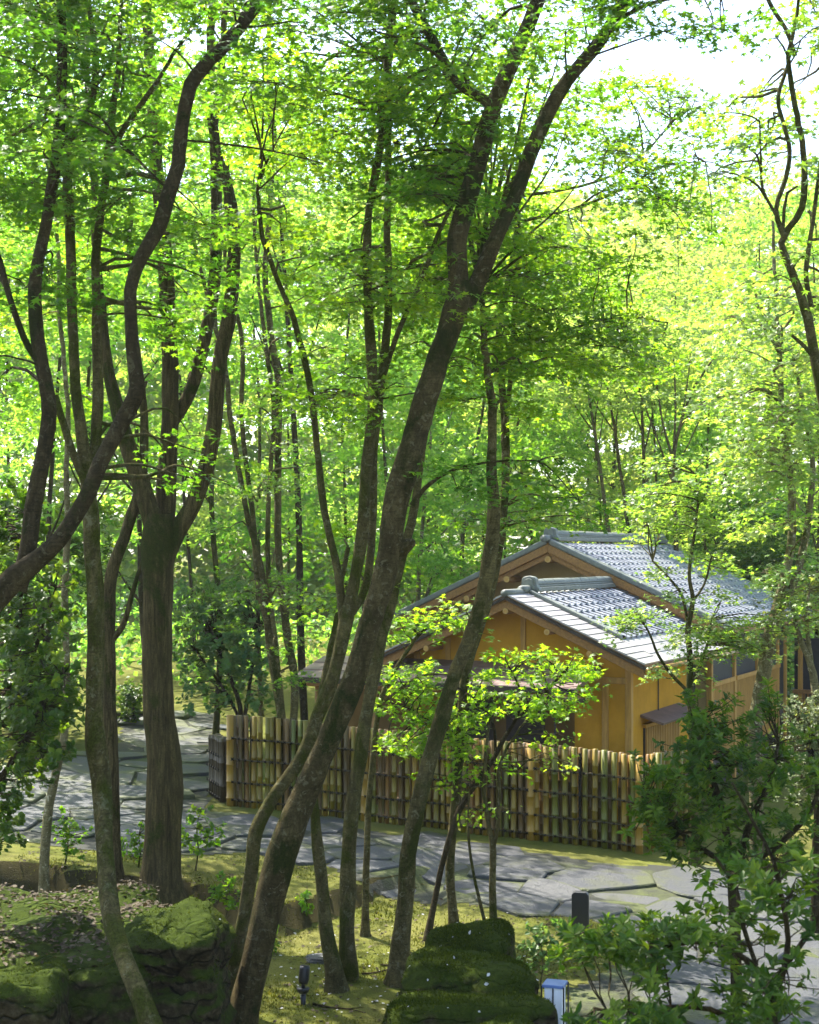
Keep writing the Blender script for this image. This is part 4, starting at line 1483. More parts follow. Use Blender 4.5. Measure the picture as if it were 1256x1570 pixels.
d = 14.2
tree('maple_tree', 'slim crooked maple leaning right behind the largest trunk, with a long straight top', 'tree', [
    L(d, (352, 1530, 26), (362, 1470, 24), (374, 1403, 22), (386, 1330, 22), (392, 1275, 26), (420, 1220, 22), (457, 1167, 22), (488, 1090, 22), (509, 1035, 24), (526, 960, 24), (540, 890, 22), (553, 803, 20), (557, 732, 19), (566, 610, 18), (562, 500, 17), (556, 400, 15), (560, 300, 14), (576, 200, 13), (582, 100, 12), (590, 0, 11), (598, -120, 9), (600, -260, 6)),
    L(d, (526, 960, 15), (519, 880, 14), (498, 780, 12), (488, 690, 12), (472, 570, 11), (452, 490, 10), (430, 440, 9), (408, 370, 8), (400, 300, 6)),
    L(d + .3, (530, 955, 15), (560, 900, 14), (571, 800, 14), (572, 700, 14), (583, 600, 14), (594, 470, 13), (592, 340, 12), (592, 200, 11), (600, 60, 9), (612, -100, 7)),
    L(d + .5, (575, 620, 9), (606, 520, 9), (640, 440, 8), (668, 360, 7), (690, 310, 5)),
], [
    (380, -120, 700, 140, 12.8, 16.5, 36, .4, .7),
    (430, 140, 690, 460, 13.0, 17, 40, .4, .7),
    (440, 460, 640, 640, 13.2, 17, 12, .35, .6),
], 'bark_moss', 'leaf_maple', .059, 174, seed=12, extra=[(505, 395, 13.2, 60), (560, 390, 13.2, 55), (610, 410, 13.3, 45), (460, 380, 13.2, 50), (520, 600, 13.5, 60), (560, 640, 13.5, 45), (480, 620, 13.5, 45), (620, 590, 13.9, 50), (660, 600, 13.9, 40)])

d = D(515, 1518)
tree('maple_tree', 'forked maple with two mossy stems just right of the black spotlight', 'tree', [
    L(d, (515, 1518, 30), (509, 1470, 26), (500, 1420, 24), (490, 1330, 20), (482, 1250, 17), (478, 1180, 15), (486, 1100, 13), (500, 1020, 12), (515, 940, 10), (530, 840, 8)),
    L(d + .35, (536, 1500, 34), (532, 1440, 29), (533, 1360, 27), (536, 1290, 26), (545, 1200, 24), (558, 1120, 23), (568, 1050, 22), (582, 980, 19), (602, 900, 17), (625, 800, 15), (640, 700, 13), (662, 580, 11), (680, 460, 10), (690, 330, 8), (700, 200, 6)),
], [
    (600, 160, 740, 560, 14.5, 17.5, 26, .4, .7),
    (470, 780, 600, 1010, 14.5, 16.5, 7, .3, .5),
], 'bark_moss', 'leaf_maple', .059, 168, seed=13)

d = D(610, 1508)
tree('maple_tree', 'thick mossy stem of the twin maples, curving right over the house gable', 'tree', [
    L(d, (610, 1508, 36), (614, 1450, 31), (619, 1400, 28), (625, 1320, 27), (640, 1235, 27), (668, 1130, 27), (688, 1060, 24), (710, 1000, 24), (733, 935, 26), (745, 865, 25), (750, 800, 22), (747, 720, 18), (750, 640, 15), (740, 540, 12), (735, 440, 9)),
], [
    (690, 380, 860, 640, 14.8, 17.2, 26, .4, .7),
    (700, 60, 900, 380, 14.8, 18, 26, .4, .75),
], 'bark', 'leaf_maple', .059, 174, seed=14)
d = D(696, 1424)
tree('maple_tree', 'thin stem of the twin maples, rising straight past the house gable', 'tree', [
    L(d, (696, 1424, 15), (690, 1340, 15), (695, 1260, 15), (703, 1180, 15), (708, 1090, 15), (716, 1020, 16), (736, 962, 16), (757, 880, 17), (771, 790, 15), (776, 690, 14), (770, 600, 13), (766, 500, 12), (783, 420, 10), (795, 330, 9), (800, 230, 8), (815, 120, 6)),
    L(d, (775, 650, 9), (785, 560, 8), (790, 470, 8), (797, 380, 7), (800, 300, 6)),
    L(d, (770, 560, 6), (830, 525, 5), (890, 500, 4), (960, 490, 3), (1020, 500, 2.5)),
    L(d, (800, 300, 6), (870, 290, 5), (940, 265, 4), (1000, 220, 3.5), (1050, 165, 2.5)),
    L(d, (797, 340, 6), (880, 320, 5), (960, 290, 4), (1020, 255, 3), (1085, 250, 2)),
], [
    (780, 330, 1000, 560, 15.6, 18.5, 30, .4, .75),
    (800, 110, 1070, 330, 15.6, 18.0, 32, .35, .6),
    (880, 230, 1110, 400, 16, 18.5, 12, .3, .5),
    (690, 740, 920, 800, 15.8, 17.4, 8, .3, .45),
], 'bark', 'leaf_maple', .059, 174, seed=15, extra=[(860, 470, 16, 80), (930, 490, 16.2, 80), (985, 500, 16.4, 60), (880, 540, 16.2, 60), (820, 500, 16, 60), (960, 520, 16.5, 50),
       (730, 790, 16, 50), (790, 800, 16, 55), (850, 800, 16.2, 55), (900, 795, 16.4, 45), (720, 830, 16.2, 40)])

d = D(655, 1442)
tree('maple_sapling', 'dark slender sapling with bright lime leaves leaning right in front of the fence', 'tree', [
    L(d, (655, 1444, 11), (668, 1375, 10), (684, 1305, 10), (708, 1235, 10), (738, 1190, 9), (766, 1145, 8), (792, 1100, 6), (835, 1052, 5), (868, 1010, 3)),
    L(d, (760, 1155, 5), (757, 1110, 5), (735, 1075, 4), (700, 1050, 3)),
    L(d, (790, 1105, 4), (800, 1075, 4), (790, 1040, 3), (775, 1010, 2)),
    L(d, (740, 1187, 4), (700, 1140, 3), (650, 1100, 3), (600, 1075, 2)),
], [
    (700, 1000, 900, 1090, d - .5, d + .5, 34, .18, .34),
    (690, 1080, 810, 1200, d - .5, d + .5, 20, .15, .28),
    (590, 1050, 720, 1150, d - .4, d + .4, 31, .16, .3),
], 'bark_dark', 'leaf_bright', .062, 165, seed=16, flat=.5, extra=[(640, 1085, d, 40), (610, 1080, d, 35), (680, 1100, d, 40), (650, 1120, d, 35), (905, 1030, d, 30), (880, 1050, d, 35)])
tree('lime_maple', 'bright layered lime green maple boughs in front of the brown canopy roof', 'tree', [
    L(17.0, (560, 1420, 12), (562, 1300, 11), (570, 1180, 10), (585, 1080, 9), (620, 1010, 7), (660, 960, 5), (720, 935, 3)),
    L(17.0, (590, 1075, 5), (640, 1040, 4), (690, 1035, 2.5)),
], [
    (590, 925, 740, 975, 16.7, 17.4, 14, .2, .32),
    (580, 1020, 680, 1060, 16.7, 17.4, 14, .18, .3),
], 'bark', 'leaf_bright', .062, 190, seed=17, flat=.35)
d = D(757, 1436)
tree('forked_shrub', 'thin forked shrub with sparse round yellow green leaves by the fence', 'shrub', [
    L(d, (757, 1438, 14), (755, 1370, 12), (755, 1305, 12), (748, 1270, 8), (741, 1220, 8), (742, 1160, 6), (748, 1100, 4)),
    L(d, (755, 1305, 8), (763, 1270, 8), (766, 1215, 7), (768, 1170, 5), (800, 1120, 4), (850, 1080, 3)),
    L(d + .1, (748, 1434, 6), (735, 1380, 6), (722, 1320, 5), (718, 1270, 4), (722, 1200, 3)),
], [
    (790, 1070, 880, 1180, d - .4, d + .3, 15, .12, .22),
    (640, 1180, 780, 1280, d - .4, d + .3, 10, .1, .2),
    (790, 1000, 850, 1080, d - .3, d + .3, 6, .1, .18),
], 'bark', 'leaf_bright', .060, 130, tmpl=OVAL, seed=18, flat=.9, tone=.7)

d = D(247, 1357)
tree('oak_tree', 'stout oak with fissured bark, swelling at mid height and forking into three limbs', 'tree', [
    L(d, (247, 1357, 66), (249, 1320, 62), (251, 1260, 61), (253, 1200, 61), (250, 1150, 57), (244, 1095, 53), (241, 1040, 52), (243, 960, 52), (245, 900, 54), (247, 850, 60), (248, 815, 56), (249, 790, 40)),
    L(d, (250, 850, 42), (235, 800, 36), (215, 740, 32), (195, 680, 28), (178, 620, 24), (165, 560, 20), (158, 480, 17), (150, 400, 15), (148, 300, 13), (140, 180, 11), (138, 60, 9), (130, -100, 7)),
    L(d + .3, (250, 850, 44), (253, 780, 36), (258, 690, 31), (262, 600, 29), (258, 500, 28), (254, 420, 27), (248, 330, 25), (240, 250, 23), (236, 160, 21), (230, 60, 18), (228, -60, 15), (225, -200, 11)),
    L(d, (252, 850, 40), (272, 815, 32), (298, 772, 28), (318, 710, 27), (330, 640, 26), (338, 560, 25), (352, 490, 25), (358, 420, 24), (360, 360, 22), (350, 280, 18), (330, 200, 15), (340, 90, 12), (345, -60, 9)),
    L(d + .4, (262, 650, 22), (290, 605, 22), (308, 545, 22), (325, 450, 21), (332, 360, 20), (330, 240, 18), (322, 120, 15), (325, 0, 13), (330, -140, 9)),
], [
    (60, -140, 440, 140, 16.5, 20.5, 44, .45, .85),
    (120, 120, 420, 420, 17.0, 21.5, 36, .45, .85),
    (180, 420, 420, 560, 19.0, 21.5, 10, .4, .7),
], 'bark_oak', 'leaf_maple', .074, 110, seed=19, sides=20, lump=.055)

d = 13.0
tree('maple_tree', 'slim moss streaked maple growing out in front of the big left rock, dark top', 'tree', [
    L(d, (240, 1625, 46, 11.3), (226, 1560, 39, 11.4), (205, 1505, 35, 11.5), (184, 1452, 32, 11.75), (168, 1395, 30, 12.1), (160, 1300, 28, 12.6), (156, 1210, 32), (149, 1140, 34), (145, 1080, 29), (146, 1000, 29), (146, 900, 28), (142, 810, 27), (138, 750, 25), (130, 670, 21), (121, 600, 19), (118, 520, 18), (114, 430, 17), (112, 330, 17), (106, 230, 17), (104, 150, 13), (98, 60, 11), (92, -60, 9), (85, -200, 6)),
    L(d + .1, (140, 760, 20), (146, 690, 20), (150, 600, 19), (149, 500, 17), (149, 400, 15), (158, 325, 14), (166, 275, 14), (172, 225, 14), (176, 180, 12), (186, 110, 9), (190, 20, 7), (195, -100, 5)),
    L(d + .1, (170, 235, 11), (192, 195, 10), (225, 150, 9), (252, 110, 7), (280, 60, 6), (320, 0, 4)),
    L(d, (106, 215, 12), (128, 190, 13), (143, 150, 12), (150, 90, 11), (142, 10, 10), (138, -80, 7)),
    L(d - .1, (132, 745, 13), (112, 700, 13), (96, 655, 12), (82, 610, 12)),
], [
    (-60, -100, 300, 100, 11.4, 15, 32, .4, .7),
    (-40, 100, 260, 330, 11.8, 15, 26, .4, .7),
    (150, 330, 330, 560, 13.2, 16, 12, .35, .6),
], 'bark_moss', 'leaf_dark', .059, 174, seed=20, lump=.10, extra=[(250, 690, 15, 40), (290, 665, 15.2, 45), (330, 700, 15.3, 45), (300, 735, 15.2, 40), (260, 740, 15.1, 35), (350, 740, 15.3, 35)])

d = 12.0
tree('maple_tree', 'dark curved bough sweeping up from the left edge beside a second upright stem', 'tree', [
    L(d, (-120, 1700, 74), (-112, 1400, 68), (-100, 1200, 64), (-82, 1050, 58), (-50, 965, 50), (-15, 920, 46), (22, 880, 42), (55, 855, 34), (88, 826, 29), (120, 775, 27), (148, 720, 27), (182, 655, 26), (208, 605, 27), (211, 575, 24), (206, 510, 21), (207, 445, 21), (222, 395, 23), (244, 360, 25), (264, 318, 26), (280, 250, 24), (290, 185, 23), (312, 118, 23), (352, 72, 22), (392, 30, 22), (418, -20, 21), (450, -110, 16), (490, -220, 10)),
    L(d + .1, (28, 905, 32), (42, 850, 31), (52, 775, 29), (66, 700, 27), (76, 635, 25), (72, 590, 24), (61, 545, 25), (54, 470, 23), (58, 410, 22), (76, 330, 20), (88, 250, 20), (94, 180, 20), (98, 110, 18), (96, 20, 16), (92, -90, 12), (90, -220, 8)),
    L(d + .1, (64, 560, 13), (44, 532, 12), (20, 470, 11), (0, 400, 11), (-20, 320, 9), (-30, 200, 7)),
    L(d, (268, 300, 5), (230, 265, 4.5), (180, 220, 4), (120, 190, 3.5), (60, 175, 2.5)),
    L(d, (286, 215, 4), (340, 220, 3.5), (420, 230, 3), (500, 245, 2)),
    L(d, (213, 600, 14), (222, 590, 9), (227, 585, 4)),
], [
    (-80, -160, 420, 60, 10.6, 13.2, 16, .35, .6),
    (-60, 60, 160, 340, 10.8, 13, 14, .35, .6),
    (-420, 40, -30, 420, 14.0, 18.5, 30, .5, .9),  # unseen sprays past the left edge, added to shade the mossy rocks
    (-300, -200, 60, 60, 13.0, 17.0, 16, .5, .8),
    (300, -60, 470, 200, 11, 13, 10, .3, .55),
    (-60, 380, 90, 640, 11.6, 14, 8, .3, .5),
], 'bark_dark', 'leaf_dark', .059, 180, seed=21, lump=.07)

d = D(68, 1340)
tree('slender_tree', 'slender grey green tree bending at the far left of the flagstones', 'tree', [
    L(d, (68, 1342, 17), (74, 1255, 15), (88, 1180, 15), (102, 1120, 13), (106, 1030, 11), (104, 940, 11), (106, 870, 11), (112, 800, 10), (110, 700, 9), (112, 600, 8), (100, 480, 7), (95, 330, 6)),
], [(20, 200, 200, 620, 16.5, 20, 18, .45, .8)], 'bark_pale', 'leaf_maple', .07, 110, seed=22)
d = D(178, 1342)
tree('cherry_tree', 'cherry tree with banded reddish bark close behind the moss streaked maple', 'tree', [
    L(d, (178, 1342, 20), (174, 1250, 22), (171, 1160, 23), (167, 1060, 24), (166, 960, 24), (170, 900, 22), (180, 860, 20), (200, 805, 20), (214, 760, 18), (224, 700, 15), (222, 620, 13), (212, 540, 11), (205, 430, 9), (205, 300, 7)),
    L(d, (168, 985, 12), (190, 955, 10), (205, 900, 8), (222, 850, 5)),
], [(140, 260, 300, 560, 20.5, 23, 16, .45, .8)], 'bark_oak', 'leaf_maple', .07, 110, seed=23)

d = D(432, 1240)
tree('multi_stem_maple', 'slender many stemmed maple in front of the left end of the fence', 'tree', [
    L(d, (432, 1240, 16), (432, 1170, 14), (428, 1090, 12), (414, 1005, 12), (405, 930, 11), (398, 870, 11), (380, 800, 10), (366, 730, 9), (352, 650, 9), (341, 560, 8), (322, 480, 7), (302, 410, 6), (282, 340, 5)),
    L(d + .1, (440, 1240, 15), (452, 1060, 14), (441, 980, 14), (431, 900, 12), (425, 820, 12), (424, 700, 12), (424, 600, 11), (410, 500, 11), (402, 410, 10), (407, 300, 9), (405, 150, 8), (403, 0, 7), (400, -120, 5)),
    L(d, (428, 1090, 9), (416, 980, 10), (396, 900, 10), (388, 790, 9), (372, 650, 8), (370, 520, 8), (350, 440, 7), (346, 330, 6), (352, 240, 5)),
    L(d, (436, 1120, 9), (424, 1000, 9), (412, 900, 9), (408, 780, 8), (414, 640, 8), (400, 520, 7), (388, 400, 6), (380, 280, 5)),
], [
    (280, 180, 520, 480, 20.0, 24.0, 34, .4, .75),
    (390, 480, 520, 760, 20.2, 24.0, 22, .35, .6),
    (330, 760, 500, 1000, 21.0, 23.6, 12, .3, .5),
], 'bark', 'leaf_maple', .059, 162, seed=24, extra=[(390, 620, 21.8, 40), (380, 900, 21.8, 40), (430, 880, 21.8, 45), (480, 1040, 21.8, 40), (440, 1040, 21.8, 35)])

# ------------------------------------------------------------------ right side trees
d = 13.6
tree('maple_tree', 'twisting forked tree at the right edge against the bright sky', 'tree', [
    L(d, (1300, 1560, 30), (1296, 1200, 26), (1290, 900, 24), (1280, 700, 21), (1260, 580, 19), (1248, 510, 17), (1240, 468, 16), (1224, 420, 14), (1207, 375, 13), (1202, 360, 12), (1214, 338, 12), (1234, 308, 12), (1240, 270, 11), (1242, 220, 10), (1232, 160, 10), (1222, 100, 9), (1221, 70, 8), (1232, 20, 6), (1240, -60, 5)),
    L(d, (1204, 368, 10), (1190, 322, 9), (1204, 275, 9), (1211, 230, 8), (1202, 190, 7), (1196, 150, 7), (1208, 110, 6), (1215, 80, 4)),
    L(d, (1220, 85, 7), (1205, 45, 7), (1182, 10, 7), (1160, -40, 6), (1140, -120, 4)),
    L(d, (1190, 330, 5), (1170, 290, 5), (1168, 250, 4), (1166, 190, 3)),
    L(d, (1245, 470, 9), (1236, 425, 9), (1240, 380, 8), (1250, 300, 7), (1262, 200, 6), (1270, 60, 5)),
    L(d, (1250, 550, 8), (1232, 530, 7), (1212, 512, 5)),
    L(d, (1200, 370, 6), (1202, 320, 6), (1206, 295, 5), (1222, 285, 4)),
], [
    (1120, -160, 1330, 60, 12.4, 15, 16, .35, .6),
    (1090, 40, 1300, 280, 12.6, 15.4, 26, .25, .45),
    (1180, 280, 1330, 480, 13, 15.4, 9, .25, .45),
], 'bark_moss', 'leaf_lime', .062, 120, seed=31, tone=.4)
d = D(1160, 1330)
tree('maple_tree', 'sunlit pale trunk leaning right in front of the slatted house wall', 'tree', [
    L(d, (1160, 1330, 26), (1160, 1180, 24), (1158, 1120, 24), (1166, 1060, 24), (1176, 1000, 24), (1186, 960, 24), (1196, 920, 20), (1208, 870, 16), (1216, 800, 14), (1214, 730, 12), (1205, 650, 10), (1200, 560, 9), (1198, 450, 7), (1196, 330, 5)),
    L(d, (1190, 945, 14), (1212, 905, 14), (1228, 850, 13), (1240, 780, 11), (1244, 700, 9), (1230, 600, 7), (1215, 540, 5)),
], [
    (1100, 420, 1290, 640, 18.5, 23, 40, .5, .85),
    (1130, 640, 1290, 820, 18.5, 23, 30, .4, .7),
    (1150, 820, 1290, 960, 19, 22, 15, .35, .55),
    (1060, 540, 1160, 640, 19, 23, 8, .4, .6),
], 'bark_pale', 'leaf_lime', .075, 105, seed=32, tone=.55)
tree('maple_sapling', 'small airy maple with lime leaves standing before the wing of the house', 'tree', [
    L(21.0, (1064, 1300, 15), (1062, 1160, 14), (1058, 1070, 12), (1056, 1000, 10), (1054, 960, 9), (1060, 920, 8), (1054, 880, 6), (1060, 830, 5), (1066, 770, 4), (1060, 730, 3)),
    L(21.0, (1055, 1060, 6), (1030, 1035, 6), (1012, 1010, 5), (995, 975, 4), (975, 940, 3)),
    L(21.0, (1056, 1050, 6), (1068, 1035, 6), (1085, 990, 5), (1092, 950, 3)),
    L(21.0, (1055, 955, 5), (1044, 910, 5), (1020, 880, 4), (1000, 860, 3)),
    L(21.0, (1060, 925, 5), (1080, 895, 4), (1090, 850, 3)),
], [
    (980, 700, 1110, 840, 20.3, 21.8, 40, .22, .42),
    (1000, 840, 1130, 930, 20.3, 21.8, 18, .2, .36),
    (940, 930, 1030, 975, 20.4, 21.6, 14, .2, .34),
    (1040, 945, 1190, 1010, 20.3, 21.6, 40, .2, .38),
    (985, 1020, 1090, 1050, 20.4, 21.6, 8, .15, .25),
], 'bark', 'leaf_lime', .059, 180, seed=33, tone=.5)
tree('maple_tree', 'pale leafy tree with a bent grey stem at the far right beside the annex', 'tree', [
    L(20.0, (1262, 1250, 14), (1250, 1080, 13), (1240, 1020, 11), (1225, 985, 9), (1214, 960, 7), (1206, 930, 5)),
    L(20.0, (1250, 1080, 8), (1244, 1000, 8), (1240, 940, 6), (1248, 900, 4)),
], [(1170, 880, 1300, 985, 19.5, 20.8, 14, .2, .4)], 'bark_pale', 'leaf_azalea', .06, 140, seed=34)


# ------------------------------------------------------------------ evergreen shrubs
def evergreen(name, label, stems, boxes, d, size, seed, leaf='leaf_ever', n_leaf=9, cat='shrub', group=None, spread=.08, tmpl=BLADE, bark='bark_dark'):
    """stiff shoots that end in whorls of narrow glossy leaves"""
    g = np.random.default_rng(seed)
    tb, lb = Bag(), Bag()
    nodes = []
    for i, s in enumerate(stems):
        nodes.append(limb(tb, s, .10, 8, .06, seed + i, i == 0))
    nodes = np.vstack(nodes)
    p0 = at(*stems[0][0][:3])
    root = np.array([p0[0], p0[1], float(ground(p0[0], p0[1]))])
    for x0, y0, x1, y1, d0, d1, n in boxes:
        for _ in range(n):
            # thicker towards the middle, ragged at the rim
            u, v = (g.normal(.5, .27) for _ in range(2))
            if not (-.05 < u < 1.05 and -.05 < v < 1.05): continue
            c = at(x0 + (x1 - x0) * u, y0 + (y1 - y0) * v, g.uniform(d0, d1))
            dv = nodes[:, :3] - c
            a = nodes[int(np.argmin(np.linalg.norm(dv, axis=1) + .5 * np.maximum(dv[:, 2], 0))), :3]
            Ld = np.linalg.norm(c - a)
            if Ld > .03:
                twig(tb, a, c, min(.004 + .005 * Ld, .012), .0025, -.04, 4, g, max(4, int(Ld / .15)))
            ax = (c - a) / (Ld + .01) * .7 + np.array([0, 0, .8]) + g.normal(size=3) * .35
            ax /= np.linalg.norm(ax)
            tone0 = np.clip(g.normal(.42, .22), 0, 1)
            for w in range(2):
                m = n_leaf if w == 0 else n_leaf // 2
                t = g.normal(size=(m, 3))
                t -= ax * (t @ ax)[:, None]
                t /= np.linalg.norm(t, axis=1)[:, None]
                T = t + ax * g.uniform(-.25, .7, (m, 1))
                Nn = ax - T * .3 + g.normal(size=(m, 3)) * .25
                C = c + g.normal(size=(m, 3)) * .006 - ax * g.uniform(0, spread, (m, 1)) * (1 + w)
                leaves(lb, C, Nn, size * g.uniform(.6, 1.15, m), np.clip(tone0 + (.3 if w == 0 and g.random() < .25 else 0) + g.normal(size=m) * .15, 0, 1), tmpl, T, g)
    e = empty(name, root)
    tag(e, label, cat, group)
    link('stems', tb.me('stems', MAT[bark], root), e)
    link('foliage', lb.me('foliage', MAT[leaf], root, False), e)
    return e


evergreen('evergreen_shrub', 'nearest glossy evergreen shrub with bare forked stems at the lower right', [
    L(9.2, (1170, 1900, 30), (1172, 1700, 27), (1182, 1570, 22), (1184, 1530, 20), (1172, 1500, 14), (1150, 1475, 11), (1120, 1452, 9), (1080, 1440, 7), (1030, 1445, 5), (960, 1440, 4), (900, 1430, 3)),
    L(9.2, (1184, 1530, 14), (1205, 1480, 12), (1210, 1440, 10), (1203, 1380, 9), (1190, 1320, 7), (1160, 1260, 6), (1130, 1200, 4)),
    L(9.1, (1205, 1480, 10), (1240, 1430, 9), (1265, 1380, 8), (1275, 1300, 6)),
    L(9.3, (1176, 1620, 14), (1120, 1560, 10), (1060, 1545, 8), (1000, 1550, 5), (930, 1560, 4)),
    L(9.3, (1160, 1480, 8), (1140, 1420, 8), (1130, 1360, 6), (1100, 1310, 5)),
], [
    (850, 1405, 1010, 1470, 8.7, 9.6, 50), (940, 1385, 1110, 1455, 8.7, 9.7, 46), (930, 1430, 1060, 1500, 8.6, 9.6, 14),
    (1070, 1350, 1280, 1470, 8.6, 9.8, 40), (1100, 1290, 1280, 1380, 8.7, 9.8, 34), (890, 1520, 1080, 1600, 8.5, 9.5, 46), (1060, 1480, 1280, 1600, 8.5, 9.6, 40),
], 9.2, .084, 41, n_leaf=11)
evergreen('evergreen_shrub', 'tall dark evergreen shrub hiding the right end of the bamboo fence', [
    L(13.2, (1130, 1480, 20), (1128, 1380, 18), (1120, 1290, 15), (1105, 1220, 12), (1085, 1160, 9), (1070, 1110, 6)),
    L(13.2, (1126, 1350, 13), (1150, 1260, 12), (1180, 1190, 9), (1190, 1140, 6)),
    L(13.1, (1124, 1330, 11), (1060, 1290, 9), (1020, 1255, 7), (985, 1235, 5)),
    L(13.2, (1130, 1340, 11), (1200, 1290, 10), (1245, 1240, 8), (1270, 1180, 6)),
], [
    (1030, 1065, 1170, 1180, 12.6, 13.8, 90), (975, 1130, 1130, 1290, 12.6, 13.8, 110), (1090, 1110, 1280, 1300, 12.5, 13.9, 120),
    (960, 1190, 1060, 1300, 12.6, 13.6, 34), (1040, 1270, 1280, 1350, 12.5, 13.8, 50), (1160, 1040, 1200, 1110, 12.9, 13.5, 12), (970, 1235, 1040, 1310, 12.8, 13.5, 14),
], 13.2, .084, 42, n_leaf=11)
evergreen('azalea_bush', 'rounded pale azalea bush under the annex at the right edge', [
    L(17.5, (1250, 1270, 14), (1248, 1200, 10), (1240, 1140, 6)), L(17.5, (1250, 1230, 9), (1270, 1160, 7), (1280, 1100, 5)),
], [(1195, 1055, 1330, 1150, 16.8, 18, 420), (1180, 1120, 1330, 1230, 16.8, 18, 420)], 17.5, .042, 43, 'leaf_azalea', 8, 'bush', None, .05, OVAL)
evergreen('evergreen_shrub', 'dark broadleaf evergreen filling the left edge below the curved bough', [
    L(13.6, (-60, 1480, 22), (-40, 1300, 18), (-10, 1150, 15), (20, 1020, 12), (30, 920, 9), (40, 800, 6)),
    L(13.6, (-30, 1240, 12), (30, 1150, 10), (70, 1080, 7), (100, 1030, 4)),
    L(13.6, (-10, 1120, 10), (30, 1060, 8), (60, 980, 6), (90, 900, 4)),
], [
    (-40, 860, 110, 1010, 12.6, 14.6, 120), (-60, 980, 110, 1200, 12.6, 14.6, 230), (-50, 740, 70, 880, 13.2, 15, 60), (40, 1000, 125, 1110, 13, 14.4, 50), (-40, 1180, 50, 1300, 13, 14, 34),
], 13.6, .066, 44, 'leaf_ever', 14, 'shrub', None, .08, OVAL)
evergreen('evergreen_shrub', 'shaded shrub with bluish leaves beyond the left end of the fence', [
    L(29, (372, 1130, 9), (368, 1080, 8), (352, 1030, 6), (330, 980, 4)), L(29, (372, 1120, 7), (385, 1040, 6), (400, 960, 4)), L(29, (376, 1120, 6), (345, 1060, 5), (300, 1000, 4)),
], [(268, 900, 420, 1090, 27.5, 30.5, 330), (270, 880, 400, 960, 28, 30.5, 110)], 29, .12, 45, 'leaf_blue', 7, 'shrub', None, .15, OVAL)
evergreen('evergreen_shrub', 'small round clipped shrub beside the stone bench', [
    L(33, (206, 1106, 6), (206, 1090, 5), (204, 1075, 3)),
], [(178, 1045, 225, 1108, 32.3, 33.8, 130)], 33, .10, 46, 'leaf_ever', 8, 'shrub', None, .1, OVAL)
for px, py, hgt, lab in ((300, 1335, 95, 'wispy sapling with tiny leaves on the moss right of the oak'), (212, 1330, 70, 'leafy seedling at the foot of the oak'), (828, 1510, 95, 'spindly dark seedling behind the white bollard lamp'),
                         (345, 1400, 60, 'low leafy plant against the bank behind the big mossy rock'), (408, 1462, 40, 'low fern like plant left of the black spotlight'), (468, 1405, 34, 'grassy tuft against the cut edge of the moss terrace'), (100, 1325, 80, 'young leafy plant left of the moss streaked maple')):
    dd = D(px, py)
    evergreen('seedling', lab, [L(dd, (px, py, 2.2), (px + 4, py - hgt * .35, 1.8), (px + 1, py - hgt * .7, 1.4), (px + 7, py - hgt * 1.02, .9))],
              [(px - hgt * .38, py - hgt * 1.05, px + hgt * .45, py - hgt * .15, dd - .15, dd + .15, max(14, int(hgt * .6)))], dd, .060, 500 + px, 'leaf_maple' if py != 1510 else 'leaf_blue', 6, 'plant', None, .04, OVAL, 'bark_moss')

# ------------------------------------------------------------------ trees of the wood behind
FAR = [  # column, foot distance, top row, lean, trunk width, number of sprays, leaf, label, group
    (632, 33, 520, 30, 11, 40, 'leaf_far', 'bark_pale', 'pale grey trunk rising just left of the main gable', None),
    (700, 36, 480, 40, 12, 40, 'leaf_far', 'bark', 'curved brown trunk above the left slope of the main roof', None),
    (668, 40, 420, 15, 10, 36, 'leaf_far', 'bark', 'slim trunk between the pale and the curved one behind the main roof', None),
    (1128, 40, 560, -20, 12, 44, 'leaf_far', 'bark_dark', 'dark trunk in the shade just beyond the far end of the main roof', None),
    (1104, 44, 590, -25, 9, 34, 'leaf_far', 'bark_dark', 'thinner trunk left of the dark one beyond the main roof', None),
    (1035, 42, 560, 0, 13, 0, 'leaf_far', 'bark_dark', '', None),
]


def far_tree(px, d, top, lean, w, ns, leaf, bark, label, group, seed, name='woodland_tree', rx=None, low=0.25, r=(.9, 1.5), dens=44, size=.118):
    g = np.random.default_rng(seed)
    x = (px - CX) / FPX * d
    gz = float(ground(x, d))
    py0 = HY + (HC - gz) / d * FPX
    rows = [(px, py0, d, w)]
    n = 6
    for k in range(1, n + 1):
        t = k / n
        rows.append((px + lean * t + g.normal() * 5, py0 + (top + 40 - py0) * t, d, max(2.2, w * (1 - .75 * t))))
    limbs = [rows]
    for k in range(g.integers(4, 7)):
        t = g.uniform(.3, .8)
        i = int(t * n)
        a = rows[i]
        sx = g.choice([-1, 1]) * g.uniform(30, 75)
        sy = g.uniform(60, 150)
        limbs.append([(a[0], a[1], d, a[3] * .6), (a[0] + sx * .45, a[1] - sy * .4, d + g.uniform(-.5, .5), a[3] * .45), (a[0] + sx, a[1] - sy, d + g.uniform(-1, 1), max(1.6, a[3] * .22))])
    rx = rx or 95 * 36 / d
    yb = py0 + (top - py0) * low
    boxes = [(px + lean * .6 - rx, top, px + lean * .6 + rx, top + (yb - top) * .55, d - 2.0, d + 2.0, int(ns * .65), *r), (px - rx * .8, top + (yb - top) * .5, px + rx * .8, yb, d - 1.8, d + 1.8, ns - int(ns * .65), r[0] * .8, r[1] * .8)]
    return tree(name, label, 'tree', limbs, boxes, bark, leaf, size, dens, TRI, group, seed, (), False, .55, .06, .5, 8, True)


